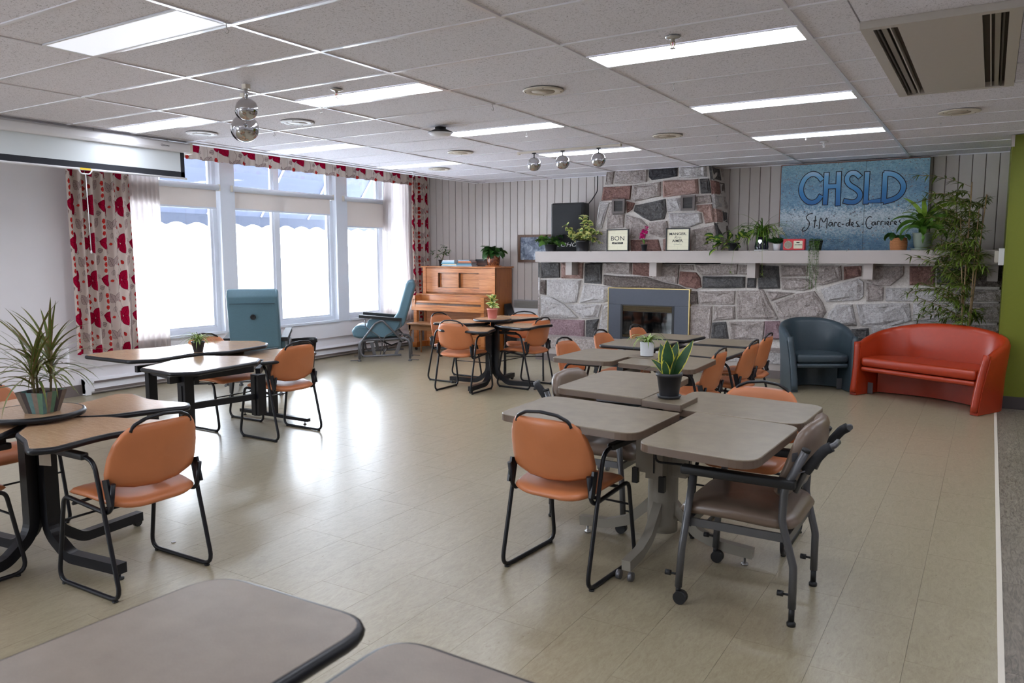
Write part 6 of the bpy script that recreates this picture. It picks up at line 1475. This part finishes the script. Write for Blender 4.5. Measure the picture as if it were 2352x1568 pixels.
t = thing('corn_plant', 'wide-leaved plant in a sage green ceramic pot at the right of the mantel', 'plant', (-.67, 9.9, MZ))
MB().lathe([(.0001, 0), (.11, 0), (.125, .018), (.118, .02), (.10, .008), (.0001, .008)], 36, cap=False).obj('saucer', M['greypot'], t)
MB().lathe([(.07, .01), (.09, .05), (.108, .18), (.112, .195), (.104, .196), (.10, .18)], 36, cap=False).obj('pot', M['greypot'], t)
MB().lathe([(.0001, .175), (.10, .174)], 24, cap=False).obj('soil', M['soil'], t)
MB().tube([(0, 0, .17), (0, 0, .26)], .016, 8).obj('stem', M['leaf_br'], t)
for i in range(26):
    f = i/26; leaf_obj(t, arch((0, 0, .22+.06*f), i*2.39, R_(.32, .50), .6+.85*f, R_(2.2, 3.3)*(1-.55*f), 10), R_(.042, .055), M['leaf_md'] if f < .7 else M['leaf_br'], lambda t_: max(.02, math.sin(PI*(.1+.9*t_))**.8))
# loudspeaker on the mantel
t = thing('loudspeaker', 'tall black loudspeaker standing on the left of the mantel', 'speaker', (-5.28, 10.2, MZ))
MB().prism(rp([(-.265, -.14), (.265, -.14), (.22, .14), (-.22, .14)], .03, 4, True), 0, .70, bev=.012).obj('cabinet', M['blackplastic'], t)
MB().box(-.235, .235, -.150, -.141, .03, .68, bev=.004).obj('grille', plain('grille_cloth', (.006, .006, .008, 1), .75, 0, .1), t)
text_part('SOHO', .085, M['whiteink'], t, (.0, -.1515, .095), (PI/2, 0, 0), shear=.35, sx=1.35)
MB().box(-.262, -.255, -.146, -.140, .02, .69).obj('edge_trim', M['greymetal'], t)
# framed prints
def print_frame(x, label, lines):
    t = thing('framed_print', label, 'picture', (x, 9.86, MZ), 0, 'black-framed prints on the mantel'); w, h = .163, .30
    for a in ((-w, w, h-.014, h), (-w, w, 0, .014), (-w, -w+.014, .014, h-.014), (w-.014, w, .014, h-.014)): MB().box(a[0], a[1], -.012, .012, a[2], a[3]).obj('frame_side', M['blackplastic'], t)
    c = MB().box(-w+.014, w-.014, -.002, .006, .014, h-.014).obj('print', M['cream'], t)
    for k in range(1, 6): MB().box(-w+.014, w-.014, -.0026, -.0022, .014+k*.0453, .0155+k*.0453).obj('brick_line', plain('faint_line', srgb(196, 188, 160), .7, 0, 0), t)
    for k in range(6):
        for q in ((-.05, .06) if k % 2 else (0.0,)): MB().box(q, q+.001, -.0026, -.0022, .0155+k*.0453, .014+(k+1)*.0453).obj('brick_line', bpy.data.materials['faint_line'], t)
    for (s, z, size, shear, sx, col, off) in lines: text_part(s, size, col, t, (0, -.0032, z), (PI/2, 0, 0), shear=shear, sx=sx, off=off, ext=.0002)
    return t
print_frame(-4.39, 'black-framed print reading BON APPETIT left of the orchid', [('BON', .172, .085, 0, 1.15, M['ink'], 0)])
t = bpy.data.objects['framed_print']
MB().prism(rrect(-.082, .082, .098, .126, .013, 4), 0, .001, M=Matrix(((1, 0, 0, 0), (0, 0, -1, -.003), (0, 1, 0, 0), (0, 0, 0, 1)))).obj('banner', M['ink'], t)
text_part('APPETIT!', .026, M['cream'], t, (0, -.0046, .112), (PI/2, 0, 0), sx=1.2, ext=.0002)
print_frame(-3.53, 'black-framed print reading MANGER. Rire. AIMER. right of the orchid', [('MANGER.', .222, .046, 0, 1.2, M['ink'], .0008), ('Rire.', .178, .055, .5, 1.0, M['ink'], -.0006), ('AIMER.', .132, .046, 0, 1.1, M['ink'], .0008)])
t = bpy.data.objects['framed_print.001']
m = MB()
for s in (-1, 1): ribbon(m, smooth([(0, .085), (s*.02, .095), (s*.05, .09), (s*.055, .08), (s*.04, .078), (s*.015, .088), (-s*.01, .082)], 3), .0016, -.0032, False)
m.obj('flourish', M['ink'], t)['kind'] = 'stuff'
# bamboo
t = thing('bamboo_plant', 'tall artificial bamboo behind the red sofa against the stone wall', 'plant', (-.20, 9.50, 0))
MB().lathe([(.0001, 0), (.11, 0), (.14, .24), (.13, .245), (.125, .22), (.0001, .21)], 24, cap=False).obj('pot', M['pot_black'], t)
its = []
def cane(x, y, tx, ty, h, r):
    n = 9; P = [Vector((x+(tx-x)*(i/n)**1.3, y+(ty-y)*(i/n)**1.3, .2+(h-.2)*i/n)) for i in range(n+1)]
    MB().tube(P, [r*(1-.5*i/n) for i in range(n+1)], 8).obj('cane', M['bamboostem'], t)
    return P
canes = [cane(-.03, 0, -.02, .02, 2.28, .012), cane(.02, .02, .12, .1, 2.15, .011), cane(0, -.03, -.10, -.02, 1.9, .009), cane(.03, -.01, .06, .0, 2.0, .009)]
br = MB()
for P in canes:
    for i in range(28):
        f = R_(.32, 1.0); k = min(8, int(f*9)); q = P[k].lerp(P[k+1], f*9-k if f < 1 else 0)
        az = R_(0, 2*PI); L = R_(.2, .45)*(1.05-.35*abs(f-.6))*(1.35 if math.cos(az) < -.3 else 1); p = arch(q, az, L, R_(.1, .9), R_(.3, 1.2), 7)
        if q.x+L*math.cos(az) > .16: az = PI-az; p = arch(q, az, L*.8, .5, .9, 7)
        br.tube(p, .0022, 4, caps=False)
        for j in range(1, 7):
            for s in range(5): its.append((arch(p[j], az+R_(-1.3, 1.3), R_(.07, .14), R_(-.7, .6), .6, 4), R_(.014, .022), spear))
br.obj('twigs', M['bamboostem'], t)['kind'] = 'stuff'
leaves_joined(t, its, M['leaf_bam'])
